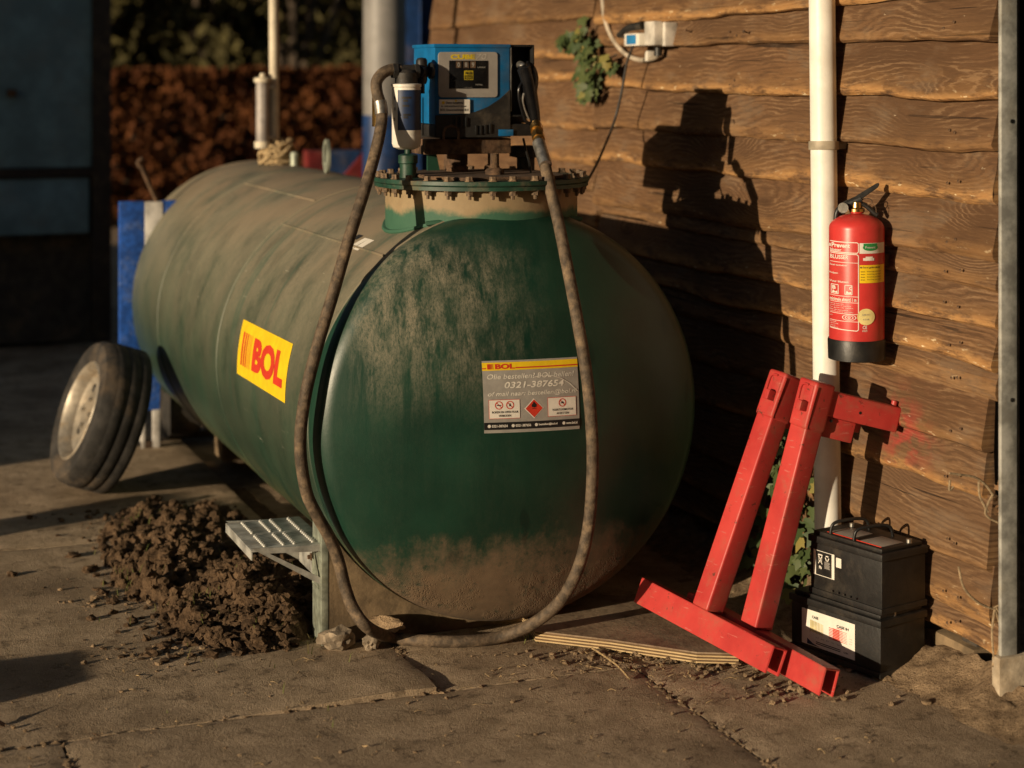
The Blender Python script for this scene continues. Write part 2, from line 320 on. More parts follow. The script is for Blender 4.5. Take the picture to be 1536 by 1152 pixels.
# ------------------------------------------------------------------ mesh helpers
class MB:
    def __init__(s): s.v = []; s.f = []; s.mi = []; s.cur = 0; s.uv = None
    def add(s, vs, fs):
        o = len(s.v); s.v += [tuple(q) for q in vs]; s.f += [tuple(i + o for i in f) for f in fs]; s.mi += [s.cur] * len(fs); return s
    def bm(s, bm, mat=None):
        bm.verts.ensure_lookup_table(); bm.verts.index_update()
        return s.add([(mat @ q.co if mat else q.co) for q in bm.verts], [[q.index for q in f.verts] for f in bm.faces])
    def box(s, a, b, bev=0, mat=None, seg=2):
        bm = bmesh.new(); bmesh.ops.create_cube(bm, size=1)
        for q in bm.verts: q.co = Vector([(a[i] + b[i]) / 2 + q.co[i] * (b[i] - a[i]) for i in range(3)])
        if bev: bmesh.ops.bevel(bm, geom=bm.edges[:], offset=bev, segments=seg, affect='EDGES', profile=.6)
        s.bm(bm, mat); bm.free(); return s
    def prism(s, pts, fn, h0, h1, bev=0):
        """polygon pts (2d) swept between h0 and h1; fn(u, v, h) gives the 3d point"""
        bm = bmesh.new()
        a = [bm.verts.new(fn(u, v, h0)) for u, v in pts]; b = [bm.verts.new(fn(u, v, h1)) for u, v in pts]
        bm.faces.new(a); bm.faces.new(b[::-1]); n = len(pts)
        for i in range(n): bm.faces.new((a[i], b[i], b[(i + 1) % n], a[(i + 1) % n]))
        bmesh.ops.recalc_face_normals(bm, faces=bm.faces[:])
        if bev: bmesh.ops.bevel(bm, geom=bm.edges[:], offset=bev, segments=2, affect='EDGES')
        s.bm(bm); bm.free(); return s
    def lathe(s, prof, base=(0, 0, 0), axis=(0, 0, 1), n=32, ref=None):
        """prof: list of (radius, height along the axis)"""
        ax = Vector(axis).normalized(); u = (Vector(ref) if ref else (Vector((1, 0, 0)) if abs(ax.x) < .9 else Vector((0, 1, 0)))); u = (u - ax * u.dot(ax)).normalized(); vv = ax.cross(u)
        base = Vector(base); vs = []; fs = []; rows = []
        for r, h in prof:
            if r < 1e-6: rows.append([len(vs)]); vs.append(base + ax * h)
            else:
                rows.append(list(range(len(vs), len(vs) + n)))
                vs += [base + ax * h + (u * math.cos(2 * PI * i / n) + vv * math.sin(2 * PI * i / n)) * r for i in range(n)]
        for a, b in zip(rows, rows[1:]):
            for i in range(n):
                j = (i + 1) % n
                if len(a) == 1 and len(b) == 1: continue
                if len(a) == 1: fs.append((a[0], b[j], b[i]))
                elif len(b) == 1: fs.append((a[i], a[j], b[0]))
                else: fs.append((a[i], a[j], b[j], b[i]))
        return s.add(vs, fs)
    def rod(s, p0, p1, r0, r1=None, n=12, cap=True):
        p0 = Vector(p0); p1 = Vector(p1); L = (p1 - p0).length; r1 = r0 if r1 is None else r1
        pr = [(r0, 0), (r1, L)]
        if cap: pr = [(0, 0)] + pr + [(0, L)]
        return s.lathe(pr, p0, p1 - p0, n)
    def tube(s, pts, r, n=10, sub=6, rf=None):
        P = [Vector(q) for q in pts]; Q = []
        for i in range(len(P) - 1):
            p0 = P[max(i - 1, 0)]; p1 = P[i]; p2 = P[i + 1]; p3 = P[min(i + 2, len(P) - 1)]
            for k in range(sub):
                t = k / sub
                Q.append(.5 * ((2 * p1) + (p2 - p0) * t + (2 * p0 - 5 * p1 + 4 * p2 - p3) * t * t + (3 * p1 - p0 - 3 * p2 + p3) * t ** 3))
        Q.append(P[-1]); vs = []; fs = []
        T = [(Q[min(i + 1, len(Q) - 1)] - Q[max(i - 1, 0)]).normalized() for i in range(len(Q))]
        u = T[0].orthogonal().normalized()
        for i, q in enumerate(Q):
            u = (u - T[i] * u.dot(T[i])).normalized(); v = T[i].cross(u); rr = r if rf is None else r * rf(i / (len(Q) - 1))
            vs += [q + (u * math.cos(2 * PI * k / n) + v * math.sin(2 * PI * k / n)) * rr for k in range(n)]
        for i in range(len(Q) - 1):
            for k in range(n): fs.append((i * n + k, i * n + (k + 1) % n, (i + 1) * n + (k + 1) % n, (i + 1) * n + k))
        fs.append(tuple(range(n))[::-1]); fs.append(tuple(range((len(Q) - 1) * n, len(Q) * n)))
        s.path = Q
        return s.add(vs, fs)
    def ico(s, c, r, sub=1, squash=(1, 1, 1), jit=.25, rot=None):
        bm = bmesh.new(); bmesh.ops.create_icosphere(bm, subdivisions=sub, radius=1)
        sd = Vector((random.uniform(0, 99), random.uniform(0, 99), random.uniform(0, 99)))
        m = Matrix.Rotation(random.uniform(0, 6.3) if rot is None else rot, 3, 'Z')
        for q in bm.verts:
            k = 1 + jit * (mnoise.noise(q.co * 1.6 + sd) * 1.4 + (random.random() - .5) * .6)
            q.co = Vector(c) + m @ Vector([q.co[i] * r * squash[i] * k for i in range(3)])
        s.bm(bm); bm.free(); return s
    def build(s, name, mat, parent=None, smooth=40, label=None):
        me = bpy.data.meshes.new(name); me.from_pydata(s.v, [], s.f); me.validate()
        for m in (mat if isinstance(mat, (list, tuple)) else [mat]): me.materials.append(m if not isinstance(m, str) else M[m])
        if any(s.mi) and len(s.mi) == len(me.polygons): me.polygons.foreach_set('material_index', s.mi)
        bm = bmesh.new(); bm.from_mesh(me); bmesh.ops.recalc_face_normals(bm, faces=bm.faces[:]); bm.to_mesh(me); bm.free()
        if smooth:
            me.shade_smooth(); me.set_sharp_from_angle(angle=R(smooth))
        o = bpy.data.objects.new(name, me); C.objects.link(o)
        if parent: link(o, parent)
        if label: o['label'] = label
        return o
def wmat(o):
    m = o.matrix_local.copy() if False else Matrix.LocRotScale(o.location, o.rotation_euler, o.scale)
    return m if not o.parent else wmat(o.parent) @ o.matrix_parent_inverse @ m
def link(o, p):
    o.parent = p; o.matrix_parent_inverse = wmat(p).inverted()
def tag(o, label=None, cat=None, group=None, kind=None):
    for k, v in (('label', label), ('category', cat), ('group', group), ('kind', kind)):
        if v: o[k] = v
    return o
def thing(name, loc, label, cat, group=None):
    o = bpy.data.objects.new(name, None); C.objects.link(o); o.location = loc; o.empty_display_size = .1
    return tag(o, label, cat, group)
def copy_tree(o, parent=None, delta=None):
    c = o.copy(); C.objects.link(c)
    if parent: c.parent = parent
    for ch in list(o.children): copy_tree(ch, c)
    return c
def again(o, loc, parent=None, rot=None):
    """a copy sharing its mesh, set down at loc"""
    c = o.copy(); C.objects.link(c); c.location = loc
    if rot is not None: c.rotation_euler = rot
    return c

# flat print: lettering as thin meshes mapped on to a surface by fn(u, v) -> point
_tc = {}
def glyphs(s, bold=0., shear=0.):
    key = (s, bold, shear)
    if key in _tc: return _tc[key]
    cu = bpy.data.curves.new('t', 'FONT'); cu.body = s; cu.offset = bold; cu.shear = shear; cu.resolution_u = 3; cu.fill_mode = 'FRONT'
    o = bpy.data.objects.new('t', cu); C.objects.link(o); bpy.context.view_layer.update()
    me = bpy.data.meshes.new_from_object(o.evaluated_get(bpy.context.evaluated_depsgraph_get()))
    vs = [(q.co.x, q.co.y) for q in me.vertices]; fs = [tuple(p.vertices) for p in me.polygons]
    bpy.data.objects.remove(o); bpy.data.curves.remove(cu); bpy.data.meshes.remove(me)
    if not vs: vs = [(0, 0)]
    x0 = min(q[0] for q in vs); x1 = max(q[0] for q in vs); y0 = min(q[1] for q in vs); y1 = max(q[1] for q in vs)
    _tc[key] = ([((a - x0) / (x1 - x0 + 1e-9), (b - y0) / (y1 - y0 + 1e-9)) for a, b in vs], fs, (x1 - x0) / (y1 - y0 + 1e-9))
    return _tc[key]
def letters(mb, s, u0, v0, u1, v1, fn, bold=.0, shear=.0, cuts=0):
    """lettering fitted to the box u0..u1, v0..v1"""
    vs, fs, _ = glyphs(s, bold, shear)
    bm = bmesh.new(); vv = [bm.verts.new((u0 + a * (u1 - u0), v0 + b * (v1 - v0), 0)) for a, b in vs]
    for f in fs:
        try: bm.faces.new([vv[i] for i in f])
        except ValueError: pass
    for k in range(cuts):
        h = v0 + (v1 - v0) * (k + 1) / (cuts + 1)
        bmesh.ops.bisect_plane(bm, geom=bm.verts[:] + bm.edges[:] + bm.faces[:], plane_co=(0, h, 0), plane_no=(0, 1, 0))
    for q in bm.verts: q.co = Vector(fn(q.co.x, q.co.y))
    mb.bm(bm); bm.free()
def patch(mb, u0, v0, u1, v1, fn, nu=1, nv=1):
    vs = [fn(u0 + (u1 - u0) * i / nu, v0 + (v1 - v0) * j / nv) for j in range(nv + 1) for i in range(nu + 1)]
    mb.add(vs, [(j * (nu + 1) + i, j * (nu + 1) + i + 1, (j + 1) * (nu + 1) + i + 1, (j + 1) * (nu + 1) + i) for j in range(nv) for i in range(nu)])
def poly(mb, pts, fn): mb.add([fn(*q) for q in pts], [tuple(range(len(pts)))])
def disc(mb, u, v, r, fn, n=20, r2=None, ry=None):
    ry = ry or 1.
    rs = [r, r2] if r2 is not None else [r, r * .66, r * .33]
    vs = [fn(u + q * math.cos(2 * PI * i / n), v + ry * q * math.sin(2 * PI * i / n)) for q in rs for i in range(n)]
    fs = [(k * n + i, k * n + (i + 1) % n, (k + 1) * n + (i + 1) % n, (k + 1) * n + i) for k in range(len(rs) - 1) for i in range(n)]
    if r2 is None: vs.append(fn(u, v)); fs += [(2 * n + i, 2 * n + (i + 1) % n, 3 * n) for i in range(n)]
    mb.add(vs, fs)
def seg(mb, a, b, wd, fn):
    dx, dy = b[0] - a[0], b[1] - a[1]; L = math.hypot(dx, dy); nx, ny = -dy / L * wd / 2, dx / L * wd / 2
    poly(mb, [(a[0] + nx, a[1] + ny), (b[0] + nx, b[1] + ny), (b[0] - nx, b[1] - ny), (a[0] - nx, a[1] - ny)], fn)
def lift(fn, d):                     # the same surface d metres proud along its own normal
    def g(u, v):
        p = Vector(fn(u, v)); e = 1e-3
        n = (Vector(fn(u + e, v)) - p).cross(Vector(fn(u, v + e)) - p)
        return p + n.normalized() * d
    return g
def fbm(x, y, s, seed=0, oct=4):
    return mnoise.fractal(Vector((x * s + seed, y * s - seed, seed * .37)), 1., 2., oct)
# ------------------------------------------------------------------ the ground
def structure(o): o['kind'] = 'structure'; return o
g = MB(); g.add([(-150, -40, -.035), (150, -40, -.035), (150, 260, -.035), (-150, 260, -.035)], [(0, 1, 2, 3)])
yard = structure(g.build('yard_ground', 'ground', smooth=0))
def slab(x0, x1, y0, y1, tilt=None, seed=0, drop=0.):
    n = 40; ny = max(8, int(n * (y1 - y0) / (x1 - x0))); gap = .0045
    mb = MB(); vs = []; top = {}
    for j in range(ny + 1):
        for i in range(n + 1):
            x = x0 + gap + (x1 - x0 - 2 * gap) * i / n; y = y0 + gap + (y1 - y0 - 2 * gap) * j / ny
            ed = min(i, n - i, j, ny - j)
            e = fbm(x, y, 5, 3) * .003 if ed == 0 else 0
            z = fbm(x, y, 1.3, 5) * .004 + fbm(x, y, 7, 2) * .0022 - (.004 + abs(fbm(x, y, 6, 8)) * .004 if ed == 0 else 0) - drop
            if tilt: z += tilt(x, y)
            vs.append((x + e, y + e * .6, z))
    fs = [(j * (n + 1) + i, j * (n + 1) + i + 1, (j + 1) * (n + 1) + i + 1, (j + 1) * (n + 1) + i) for j in range(ny) for i in range(n)]
    ring = [i for i in range(n + 1)] + [(j * (n + 1) + n) for j in range(1, ny + 1)] + [ny * (n + 1) + i for i in range(n - 1, -1, -1)] + [j * (n + 1) for j in range(ny - 1, 0, -1)]
    base = len(vs); vs += [(vs[i][0], vs[i][1], -.034) for i in ring]
    m = len(ring); fs += [(ring[k], base + k, base + (k + 1) % m, ring[(k + 1) % m]) for k in range(m)]
    mb.add(vs, fs); return mb.build('slab', 'slab', yard, smooth=35)
def sm(a, b, v):
    t = max(0, min(1, (v - a) / (b - a))); return t * t * (3 - 2 * t)
lip = lambda x, y: .016 * sm(-1.1, -.42, x) * sm(.02, -.38, y)          # one slab has lifted at its corner
JA = -.44
for a, b in ((-4.68, -3.05), (-3.05, -1.41), (-1.41, .225), (.225, 1.86), (1.86, 3.5)): slab(a, b, -2.2, JA)
slab(-3.6, -2.0, JA, 1.55); slab(-2.0, -.375, JA, 1.55, lip); slab(-.375, 1.28, JA, 1.55)
for a, b in ((-5.2, -3.6), (-3.6, -2.0), (-2.0, -.375)): slab(a, b, 1.55, 3.5)
for a, b in ((-5.2, -3.6), (-3.6, -2.0), (-2.0, -.375), (-.375, 1.2)): slab(a, b, 3.5, 5.5)

# ------------------------------------------------------------------ wooden wall of overlapping waney-edged planks
wall = thing('wooden_wall', (1.1, 1.5, 0), 'barn wall of rough brown overlapping planks with wavy bark edges behind the green tank', 'wall')
def plank(y0, y1, zb, zt, out, seed, wav=.010, edge=1., paint=None, slope=0., endj=0.):
    """one board from y0 (near) to y1; zb / zt bottom and top; front stands out by `out` at the bottom"""
    rnd = random.Random(seed); n = max(8, int((y1 - y0) * 22))
    bandh = rnd.uniform(.014, .034) * (1 if edge > .3 else .5)
    prof = []; vs = []; ev = []; pv = []; uvs = []
    th = .034
    for i in range(n + 1):
        y = y0 + (y1 - y0) * i / n
        wv = mnoise.fractal(Vector((y * 1.9, seed * 3.1, 0)), 1, 2, 3) * wav * 1.2 + mnoise.noise(Vector((y * 7, seed, 3))) * wav * .35
        bw = bandh * (.45 + 1.2 * max(0, mnoise.noise(Vector((y * 1.7, seed * 1.7, 9))) + .4))
        z0 = zb + wv + slope * (y - y0); f = lambda z: wallx(y) - .012 - out * (zt - z) / max(.05, (zt - zb)) + mnoise.noise(Vector((y * 2, z * 5, seed))) * .0025
        rows = [(wallx(y) + .01, zt + .02), (f(zt + .02), zt + .02), (f(zt - .33 * (zt - zb)), zt - .33 * (zt - zb)), (f(z0 + bw + .02), z0 + bw + .02), (f(z0 + bw), z0 + bw), (f(z0 + bw * .4) + .006, z0 + bw * .4), (f(z0) + .019, z0), (f(z0) + th + .012, z0 + .004)]
        jy = mnoise.noise(Vector((zb * 9, i * 0 + seed, 5))) * .004
        for k, (x, z) in enumerate(rows):
            yy = y + (jy * (1 if k % 2 else -1) if i in (0, n) else 0)
            vs.append((x, yy, z)); ev.append(edge if k in (4, 5, 6) else (.25 * edge if k == 3 else 0)); uvs.append((y, z))
            pv.append(paint(y, z) if paint else 0.)
    m = 8; fs = []
    for i in range(n):
        for k in range(m - 1): fs.append((i * m + k, i * m + k + 1, (i + 1) * m + k + 1, (i + 1) * m + k))
        fs.append((i * m + 7, i * m, (i + 1) * m, (i + 1) * m + 7))
    fs += [tuple(range(m))[::-1], tuple(range(n * m, n * m + m))]
    mb = MB(); mb.add(vs, fs); o = mb.build('plank', 'plank', wall, smooth=38); me = o.data
    for nm, data in (('edge', ev), ('paint', pv)):
        a = me.attributes.new(nm, 'FLOAT', 'POINT'); a.data.foreach_set('value', data)
    uvl = me.uv_layers.new(name='UVMap')
    for lp in me.loops:
        u, v = uvs[lp.vertex_index]; uvl.data[lp.index].uv = (u, v)
    return o
def redmark(y, z):                     # faint red rubs from the machines parked here
    a = max(0, 1 - abs(y + .62) / .20) * max(0, 1 - abs(z - .66) / .13)
    return min(1, a * 1.25)
JY = 1.61
zb_r = [.120, .188, .345, .538, .674, .826, .915, 1.027, 1.130, 1.212, 1.369, 1.512, 1.655, 1.822, 1.95, 2.10]
for i, z in enumerate(zb_r):
    zt = zb_r[i + 1] if i + 1 < len(zb_r) else 2.27
    ye = -1.10 + random.uniform(-.02, .03) + (.06 if 2 <= i <= 4 else 0) + (.03 if i == 1 else 0)
    sl = random.uniform(-.012, .012)
    plank(ye, JY + random.uniform(-.005, .02), z, zt, random.uniform(.020, .036), i + 1, random.uniform(.007, .015), random.choice((.35, .7, 1, 1)), redmark if i in (3, 4) else None, sl)
zb_l = [.10, .27, .45, .60, .78, .94, 1.084, 1.237, 1.347, 1.491, 1.702, 1.796, 1.965, 2.13]
for i, z in enumerate(zb_l):
    zt = zb_l[i + 1] if i + 1 < len(zb_l) else 2.27
    plank(JY + .012 + random.uniform(0, .014), 3.77 + random.uniform(-.03, .03), z, zt, random.uniform(.018, .034), 40 + i, random.uniform(.006, .014), random.choice((.3, .7, 1)), None, random.uniform(-.014, .014))
b = MB()                               # studs and sill the boards are nailed to
for y in (-.9, .40, 1.61, 2.7, 3.6): b.box((wallx(y) + .022, y - .035, .02), (wallx(y) + .11, y + .035, 2.27), .003)
b.build('stud', 'interior', wall)
b = MB(); b.box((wallx(1.5) + .0, -.95, -.03), (wallx(1.5) + .16, 3.74, .10), .012); b.build('footing', 'saddle', wall)
# nail heads where the boards cross the studs
nh = MB(); nh.lathe([(.0046, 0), (.0042, .0016), (0, .0018)], (0, 0, 0), (-1, 0, 0), 8); n0 = None
for i, z in enumerate(zb_r):
    for y in (-.93, -.88, .38, .42, 1.55):
        zz = z + random.uniform(.035, .06); loc = (wallx(y) - .012 - .026, y + random.uniform(-.02, .02), zz)
        if n0 is None: n0 = nh.build('nail', 'rust', wall); n0.location = loc
        else: again(n0, loc)
# nails left in the boards
nl = None
for px, py in ((1038, 57), (1126, 60)):
    p = atw(px, py, -.03); q = Vector((wallx(p.y) - .005, p.y + .005, p.z + .012)); m = MB(); d = Vector((-.055, -.012, .018))
    m.rod(q, q + d, .0022, n=8); m.rod(q + d, q + d * 1.05, .0055, n=8); m.build('nail', 'rust', wall)
# barn interior and gable behind the wall, seen as the dark gap at its near end
bn = thing('barn', (3.2, 1.5, 0), 'dark barn interior glimpsed past the near end of the plank wall', 'barn')
m = MB(); m.box((3.4, -1.0, -.02), (3.5, 3.8, 3.0)); m.box((1.3, 3.65, -.02), (3.4, 3.8, 3.0)); m.build('wall', 'interior', bn)
m = MB(); m.box((.24, -1.5, 2.28), (3.6, 4.1, 2.36)); m.build('roof', 'interior', bn)  # roof with a wide eave added out of view to block sky light

# galvanised door post beyond the near end of the wall
PY = -1.15
x0 = at(1502, 900, y=PY).x; x1 = at(1526, 900, y=PY).x; pz = at(1512, 984, y=PY).z
pp = thing('steel_post', ((x0 + x1) / 2, PY, 0), 'upright galvanised steel post on a concrete pad right of the plank wall', 'post')
m = MB(); m.box((x0, PY, pz), (x1, PY + .014, 2.27), .003); m.build('upright', 'galv', pp)
m = MB(); m.box((x1 + .001, PY + .004, pz), (x1 + .010, PY + .05, 2.27), .002); m.build('door_edge', 'darkframe', pp)
m = MB(); m.box((x0 - .012, PY - .008, -.03), (x1 + .45, PY + .03, pz), .010); m.build('pad', 'concrete', pp)
for py in (182, 600):
    c = at(1518, py, y=PY); mm = MB(); mm.rod((c.x, PY - .002, c.z), (c.x, PY + .002, c.z), .006); mm.build('bolt_hole', 'black', pp)
# ------------------------------------------------------------------ the background
# shed with pale blue panels, far left
sx = at(166, 300, y=6.6).x
sh = thing('storage_shed', (sx - 1.6, 6.6, 0), 'shed with pale blue panels in a dark steel frame at the far left', 'shed')
Z = lambda py: at(60, py, y=6.6).z
xl = sx - 3.4; xp = at(138, 300, y=6.6).x
m = MB(); m.box((xl, 6.6, Z(252)), (xp, 6.66, Z(0) + 1.2), .01); m.build('panel', 'teal', sh)
m = MB(); m.box((xl, 6.6, Z(352)), (at(134, 300, y=6.6).x, 6.66, Z(268)), .01); m.build('panel', 'teal', sh)
m = MB(); m.box((xp + .002, 6.57, 0), (sx, 6.72, Z(0) + 1.3), .006); m.build('corner_post', 'darkframe', sh)
m = MB(); m.box((xl, 6.585, Z(267)), (xp, 6.665, Z(253)), .004); m.build('rail', 'darkframe', sh)
m = MB(); m.box((xl, 6.9, .0), (sx - .02, 8.8, Z(0) + 1.3)); m.build('body', 'darkframe', sh)
m = MB(); m.box((at(10, 138, y=6.59).x, 6.56, Z(145)), (at(24, 138, y=6.59).x, 6.598, Z(134)), .006); m.build('handle', 'rust', sh)
m = MB(); m.box((xl, 6.75, 0), (sx - .10, 6.8, Z(354))); m.build('base_panel', 'interior', sh)
# things under / beside it, in the shade
m = MB()
# beech hedge
def leafmass(name, mat, boxfn, n, size, seed, stretch=1.0):
    rnd = random.Random(seed); vs = []; fs = []
    for _ in range(n):
        c = boxfn(rnd); s_ = size * rnd.uniform(.5, 1.3); a = Vector((rnd.gauss(0, 1), rnd.gauss(0, 1), rnd.gauss(0, 1))).normalized(); b_ = a.orthogonal().normalized(); c = Vector(c)
        ang = rnd.uniform(0, 6.3); b2 = a.cross(b_); u = (b_ * math.cos(ang) + b2 * math.sin(ang)) * s_ * stretch; v = a.cross(u).normalized() * s_ * .6
        o = len(vs); vs += [c - u, c + v, c + u, c - v]; fs.append((o, o + 1, o + 2, o + 3))
    mb = MB(); mb.add(vs, fs); return mb
HY = 15.5
def hedge_pt(r):
    x = r.uniform(-3.5, 6.5); ztop = 1.80 + .10 * mnoise.noise(Vector((x * .9, 2, 1))); k = r.random()
    z = ztop - abs(r.gauss(0, .10)) if k < .3 else r.uniform(.1, ztop)
    dep = .18 * mnoise.noise(Vector((x * 1.6, z * 1.8, 4))) + .10 * mnoise.noise(Vector((x * 4, z * 4, 7)))
    y = HY + dep + abs(r.gauss(0, .13)) if k >= .3 else HY + r.uniform(0, .9)
    return (x, y, z)
hd = thing('beech_hedge', (1, HY, 0), 'clipped hedge of brown dead beech leaves across the back', 'hedge')
leafmass('f', 'hedge', hedge_pt, 26000, .05, 5).build('foliage', 'hedge', hd, smooth=0)
m = MB(); m.box((-3.4, HY + .25, 0), (6.4, HY + .75, 1.70), .15); m.build('inner_twigs', 'bark', hd)
# trees and scrub behind the hedge, each with trunk, limbs and crown
def scrub(x, y, h, rad, seed, label, mat='bush', n=3600):
    rnd = random.Random(seed); t = thing('tree', (x, y, 0), label, 'tree', 'trees behind the beech hedge')
    tr = MB(); tips = []
    for k in range(5):
        a = rnd.uniform(0, 6.28); l = rnd.uniform(.5, 1) * rad
        p = [(x, y, 0), (x + math.cos(a) * l * .2, y + math.sin(a) * l * .2, h * .3), (x + math.cos(a) * l * .7, y + math.sin(a) * l * .7, h * .62), (x + math.cos(a) * l, y + math.sin(a) * l, h * rnd.uniform(.75, .98))]
        tr.tube(p, .085, 6, 4, rf=lambda t: 1 - .8 * t); tips += p[1:]
    tr.build('trunk', 'bark', t)
    cl = [(Vector(q) + Vector((rnd.gauss(0, rad * .3), rnd.gauss(0, rad * .3), rnd.gauss(0, h * .08))), rnd.uniform(.25, .6) * rad * .8) for q in tips * 2]
    def pt(r):
        c, q = r.choice(cl); d = Vector((r.gauss(0, 1), r.gauss(0, 1), r.gauss(0, 1))).normalized() * q * (.5 + .5 * r.random()); p = c + d
        return (p.x, p.y, max(.1, p.z))
    leafmass('f', mat, pt, n, .075, seed + 100, 1.5).build('crown', mat, t, smooth=0)
kinds = ['leafy olive green tree rising just above the hedge', 'bare dark olive tree with arching limbs behind the hedge', 'dense dim green tree filling the gap behind the hedge']
places = ['at the left, next to the shed', 'left of the pale vent pole', 'straight behind the pale vent pole', 'right of the pale vent pole', 'beside the grey column', 'behind the blue panels', 'at the far left of the row', 'far back over the shed roof', 'far back between pole and column', 'at the far right end']
tx = [-1.9, -.2, 1.2, 2.6, 4.0, 5.6, -3.6, -1.0, 2.0, 7.4]; ty = [18.0, 18.6, 18.1, 18.8, 18.2, 18.9, 18.7, 20.6, 20.9, 19.4]
for i in range(10): scrub(tx[i], ty[i], 4.2 + (i * 37 % 10) * .16, 1.25, 200 + i, kinds[i % 3] + ' ' + places[i], 'bush', 4200)
def wood_pt(r):
    x = r.uniform(-14, 18); z = abs(r.gauss(0, 1)) * 2.4 + .1; return (x, 24 + r.uniform(0, 2.5) + mnoise.noise(Vector((x * .6, z * .6, 1))) * 1.5, min(z, 7))
wd = leafmass('w', 'bush', wood_pt, 22000, .14, 77, 1.4).build('wood', 'bush', smooth=0); tag(wd, 'dim olive wood closing off the view far behind the hedge', 'wood', None, 'stuff')
m = MB(); m.add([(-60, 27.5, -.04), (60, 27.5, -.04), (60, 29, 9), (-60, 29, 9), (60, 60, 10), (-60, 60, 10)], [(0, 1, 2, 3), (3, 2, 4, 5)]); structure(m.build('earth_bank', 'soil', smooth=0))

# grey column and blue container behind the far end of the wall
gy = 5.3; x0 = at(546, 60, y=gy).x; x1 = at(607, 60, y=gy).x
gc = thing('grey_column', ((x0 + x1) / 2, gy, 0), 'round pale grey column with a blue foot beside the far end of the plank wall', 'column')
rc = (x1 - x0) / 2; zb = at(560, 175, y=gy).z
m = MB(); m.lathe([(rc, zb), (rc, 3.4)], (x0 + rc, gy, 0), n=40); m.build('shaft', 'col_grey', gc)
m = MB(); m.lathe([(rc * 1.02, 0), (rc * 1.02, zb + .0), (rc, zb + .01)], (x0 + rc, gy, 0), n=40); m.build('foot', 'blue_dark', gc)
m = MB(); xa = at(606, 60, y=gy + .28).x
bc = thing('blue_container', (xa + .6, gy + .9, 0), 'deep blue steel container end between the grey column and the plank wall', 'container')
m.box((xa, gy + .28, .05), (xa + 1.3, gy + .9, 3.2), .02); m.build('body', 'blue_dark', bc)
for i in range(4):
    q = MB(); q.box((xa + .1 + i * .3, gy + .25, .15), (xa + .22 + i * .3, gy + .285, 3.1), .01); q.build('rib', 'blue_dark', bc)
# red and blue implement beyond the tank
iy = 5.6
im = thing('field_implement', (at(510, 260, y=iy).x, iy, 0), 'blue and dark red implement half hidden behind the tank ridge', 'implement')
def ipoly(pts, d0, d1, name, mat):
    m = MB(); m.prism(pts, lambda u, v, h: tuple(at(u, v, y=iy) + Vector((0, h, 0))), d0, d1, .004); m.build(name, mat, im)
ipoly([(462, 330), (462, 226), (489, 226), (486, 330)], 0, .12, 'end_plate', 'red_dull')
ipoly([(489, 330), (492, 227), (545, 226), (520, 262), (512, 330)], .01, .20, 'hopper', 'blue_dull')
ipoly([(508, 330), (515, 263), (548, 226), (566, 228), (566, 330)], -.02, .10, 'side_guard', 'red_dull')
ipoly([(440, 420), (440, 331), (566, 331), (566, 420)], 0, .3, 'frame', 'darkframe')
for u in (452, 556):
    p = at(u, 420, y=iy + .1); m = MB(); m.box((p.x - .03, iy + .05, 0), (p.x + .03, iy + .12, p.z + .02), .004); m.build('leg', 'darkframe', im)

# out of frame to the left: the buildings and posts whose shade lies across the yard
p0 = at(0, 700, z=0)
bx = p0.x - 5.6; by = p0.y - 5.6 * math.tan(SUN_AZ)
nb = thing('neighbouring_barn', (bx - 1.5, by + 3.6, 0), 'low sheet metal barn standing out of frame on the left', 'barn')
m = MB(); m.box((bx - 3, by + 2.9, 0), (bx, by + 6.2, 3.4)); m.build('wall', 'barn', nb)
m = MB(); m.prism([(bx - 3.2, 3.4), (bx + .2, 3.4), (bx - 1.5, 4.1)], lambda u, v, h: (u, h, v), by + 2.8, by + 6.3); m.build('roof', 'barn', nb)
m = MB(); m.box((bx - .25, by, 0), (bx, by + 2.88, 1.15), .01); tag(m.build('yard_wall', 'concrete'), 'low concrete yard wall running up to the sheet metal barn out of frame', 'wall')
def caster(px, py, back, hgt, wd, name, label, cat, mat):
    p = at(px, py, z=0); q = p - Vector((math.cos(SUN_AZ), math.sin(SUN_AZ), 0)) * back
    m = MB(); m.box((q.x - wd, q.y - wd, 0), (q.x + wd, q.y + wd, hgt), .012); tag(m.build(name, mat), label, cat)
caster(250, 747, 3.6, 3.6 * math.tan(SUN_EL), .10, 'bollard', 'squat timber bollard out of frame beyond the soil heap', 'bollard', 'bark')
caster(72, 1003, 1.5, 1.5 * math.tan(SUN_EL), .14, 'kerb_block', 'loose concrete block out of frame near the slabs', 'block', 'concrete')

# conifers added out of frame to block sky light; a gap admits low sun
def blocker_conifer(x, y, h, r, seed, label):
    t = thing('blocker_conifer', (x, y, 0), label, 'tree', 'conifers added round the yard to block sky light'); rnd = random.Random(seed)
    m = MB(); m.rod((x, y, 0), (x, y, h * .9), .20, .03, 10); m.build('trunk', 'bark', t)
    m = MB(); prof = []
    for i in range(15):
        q = i / 14; prof.append((max(.001, r * (1 - q) ** .8 * (1 - .22 * (i % 2))), .5 + q * (h - .5)))
    m.lathe([(0, .5)] + prof, (x, y, 0), n=22); m.v = [(a + rnd.gauss(0, .12), b + rnd.gauss(0, .12), c + rnd.gauss(0, .14)) for a, b, c in m.v]; m.build('crown', 'bush', t, smooth=0)
spots = [(-12.5, 3.7, 16), (-14.5, 5.4, 17), (-11.0, -11.0, 15), (-9.0, -14.5, 17), (-5.6, -16.5, 17), (-2.0, -17.5, 18), (1.8, -17.2, 17), (5.4, -16, 18), (8.6, -13.5, 17), (10.8, -10, 16), (11.6, -6, 16)]
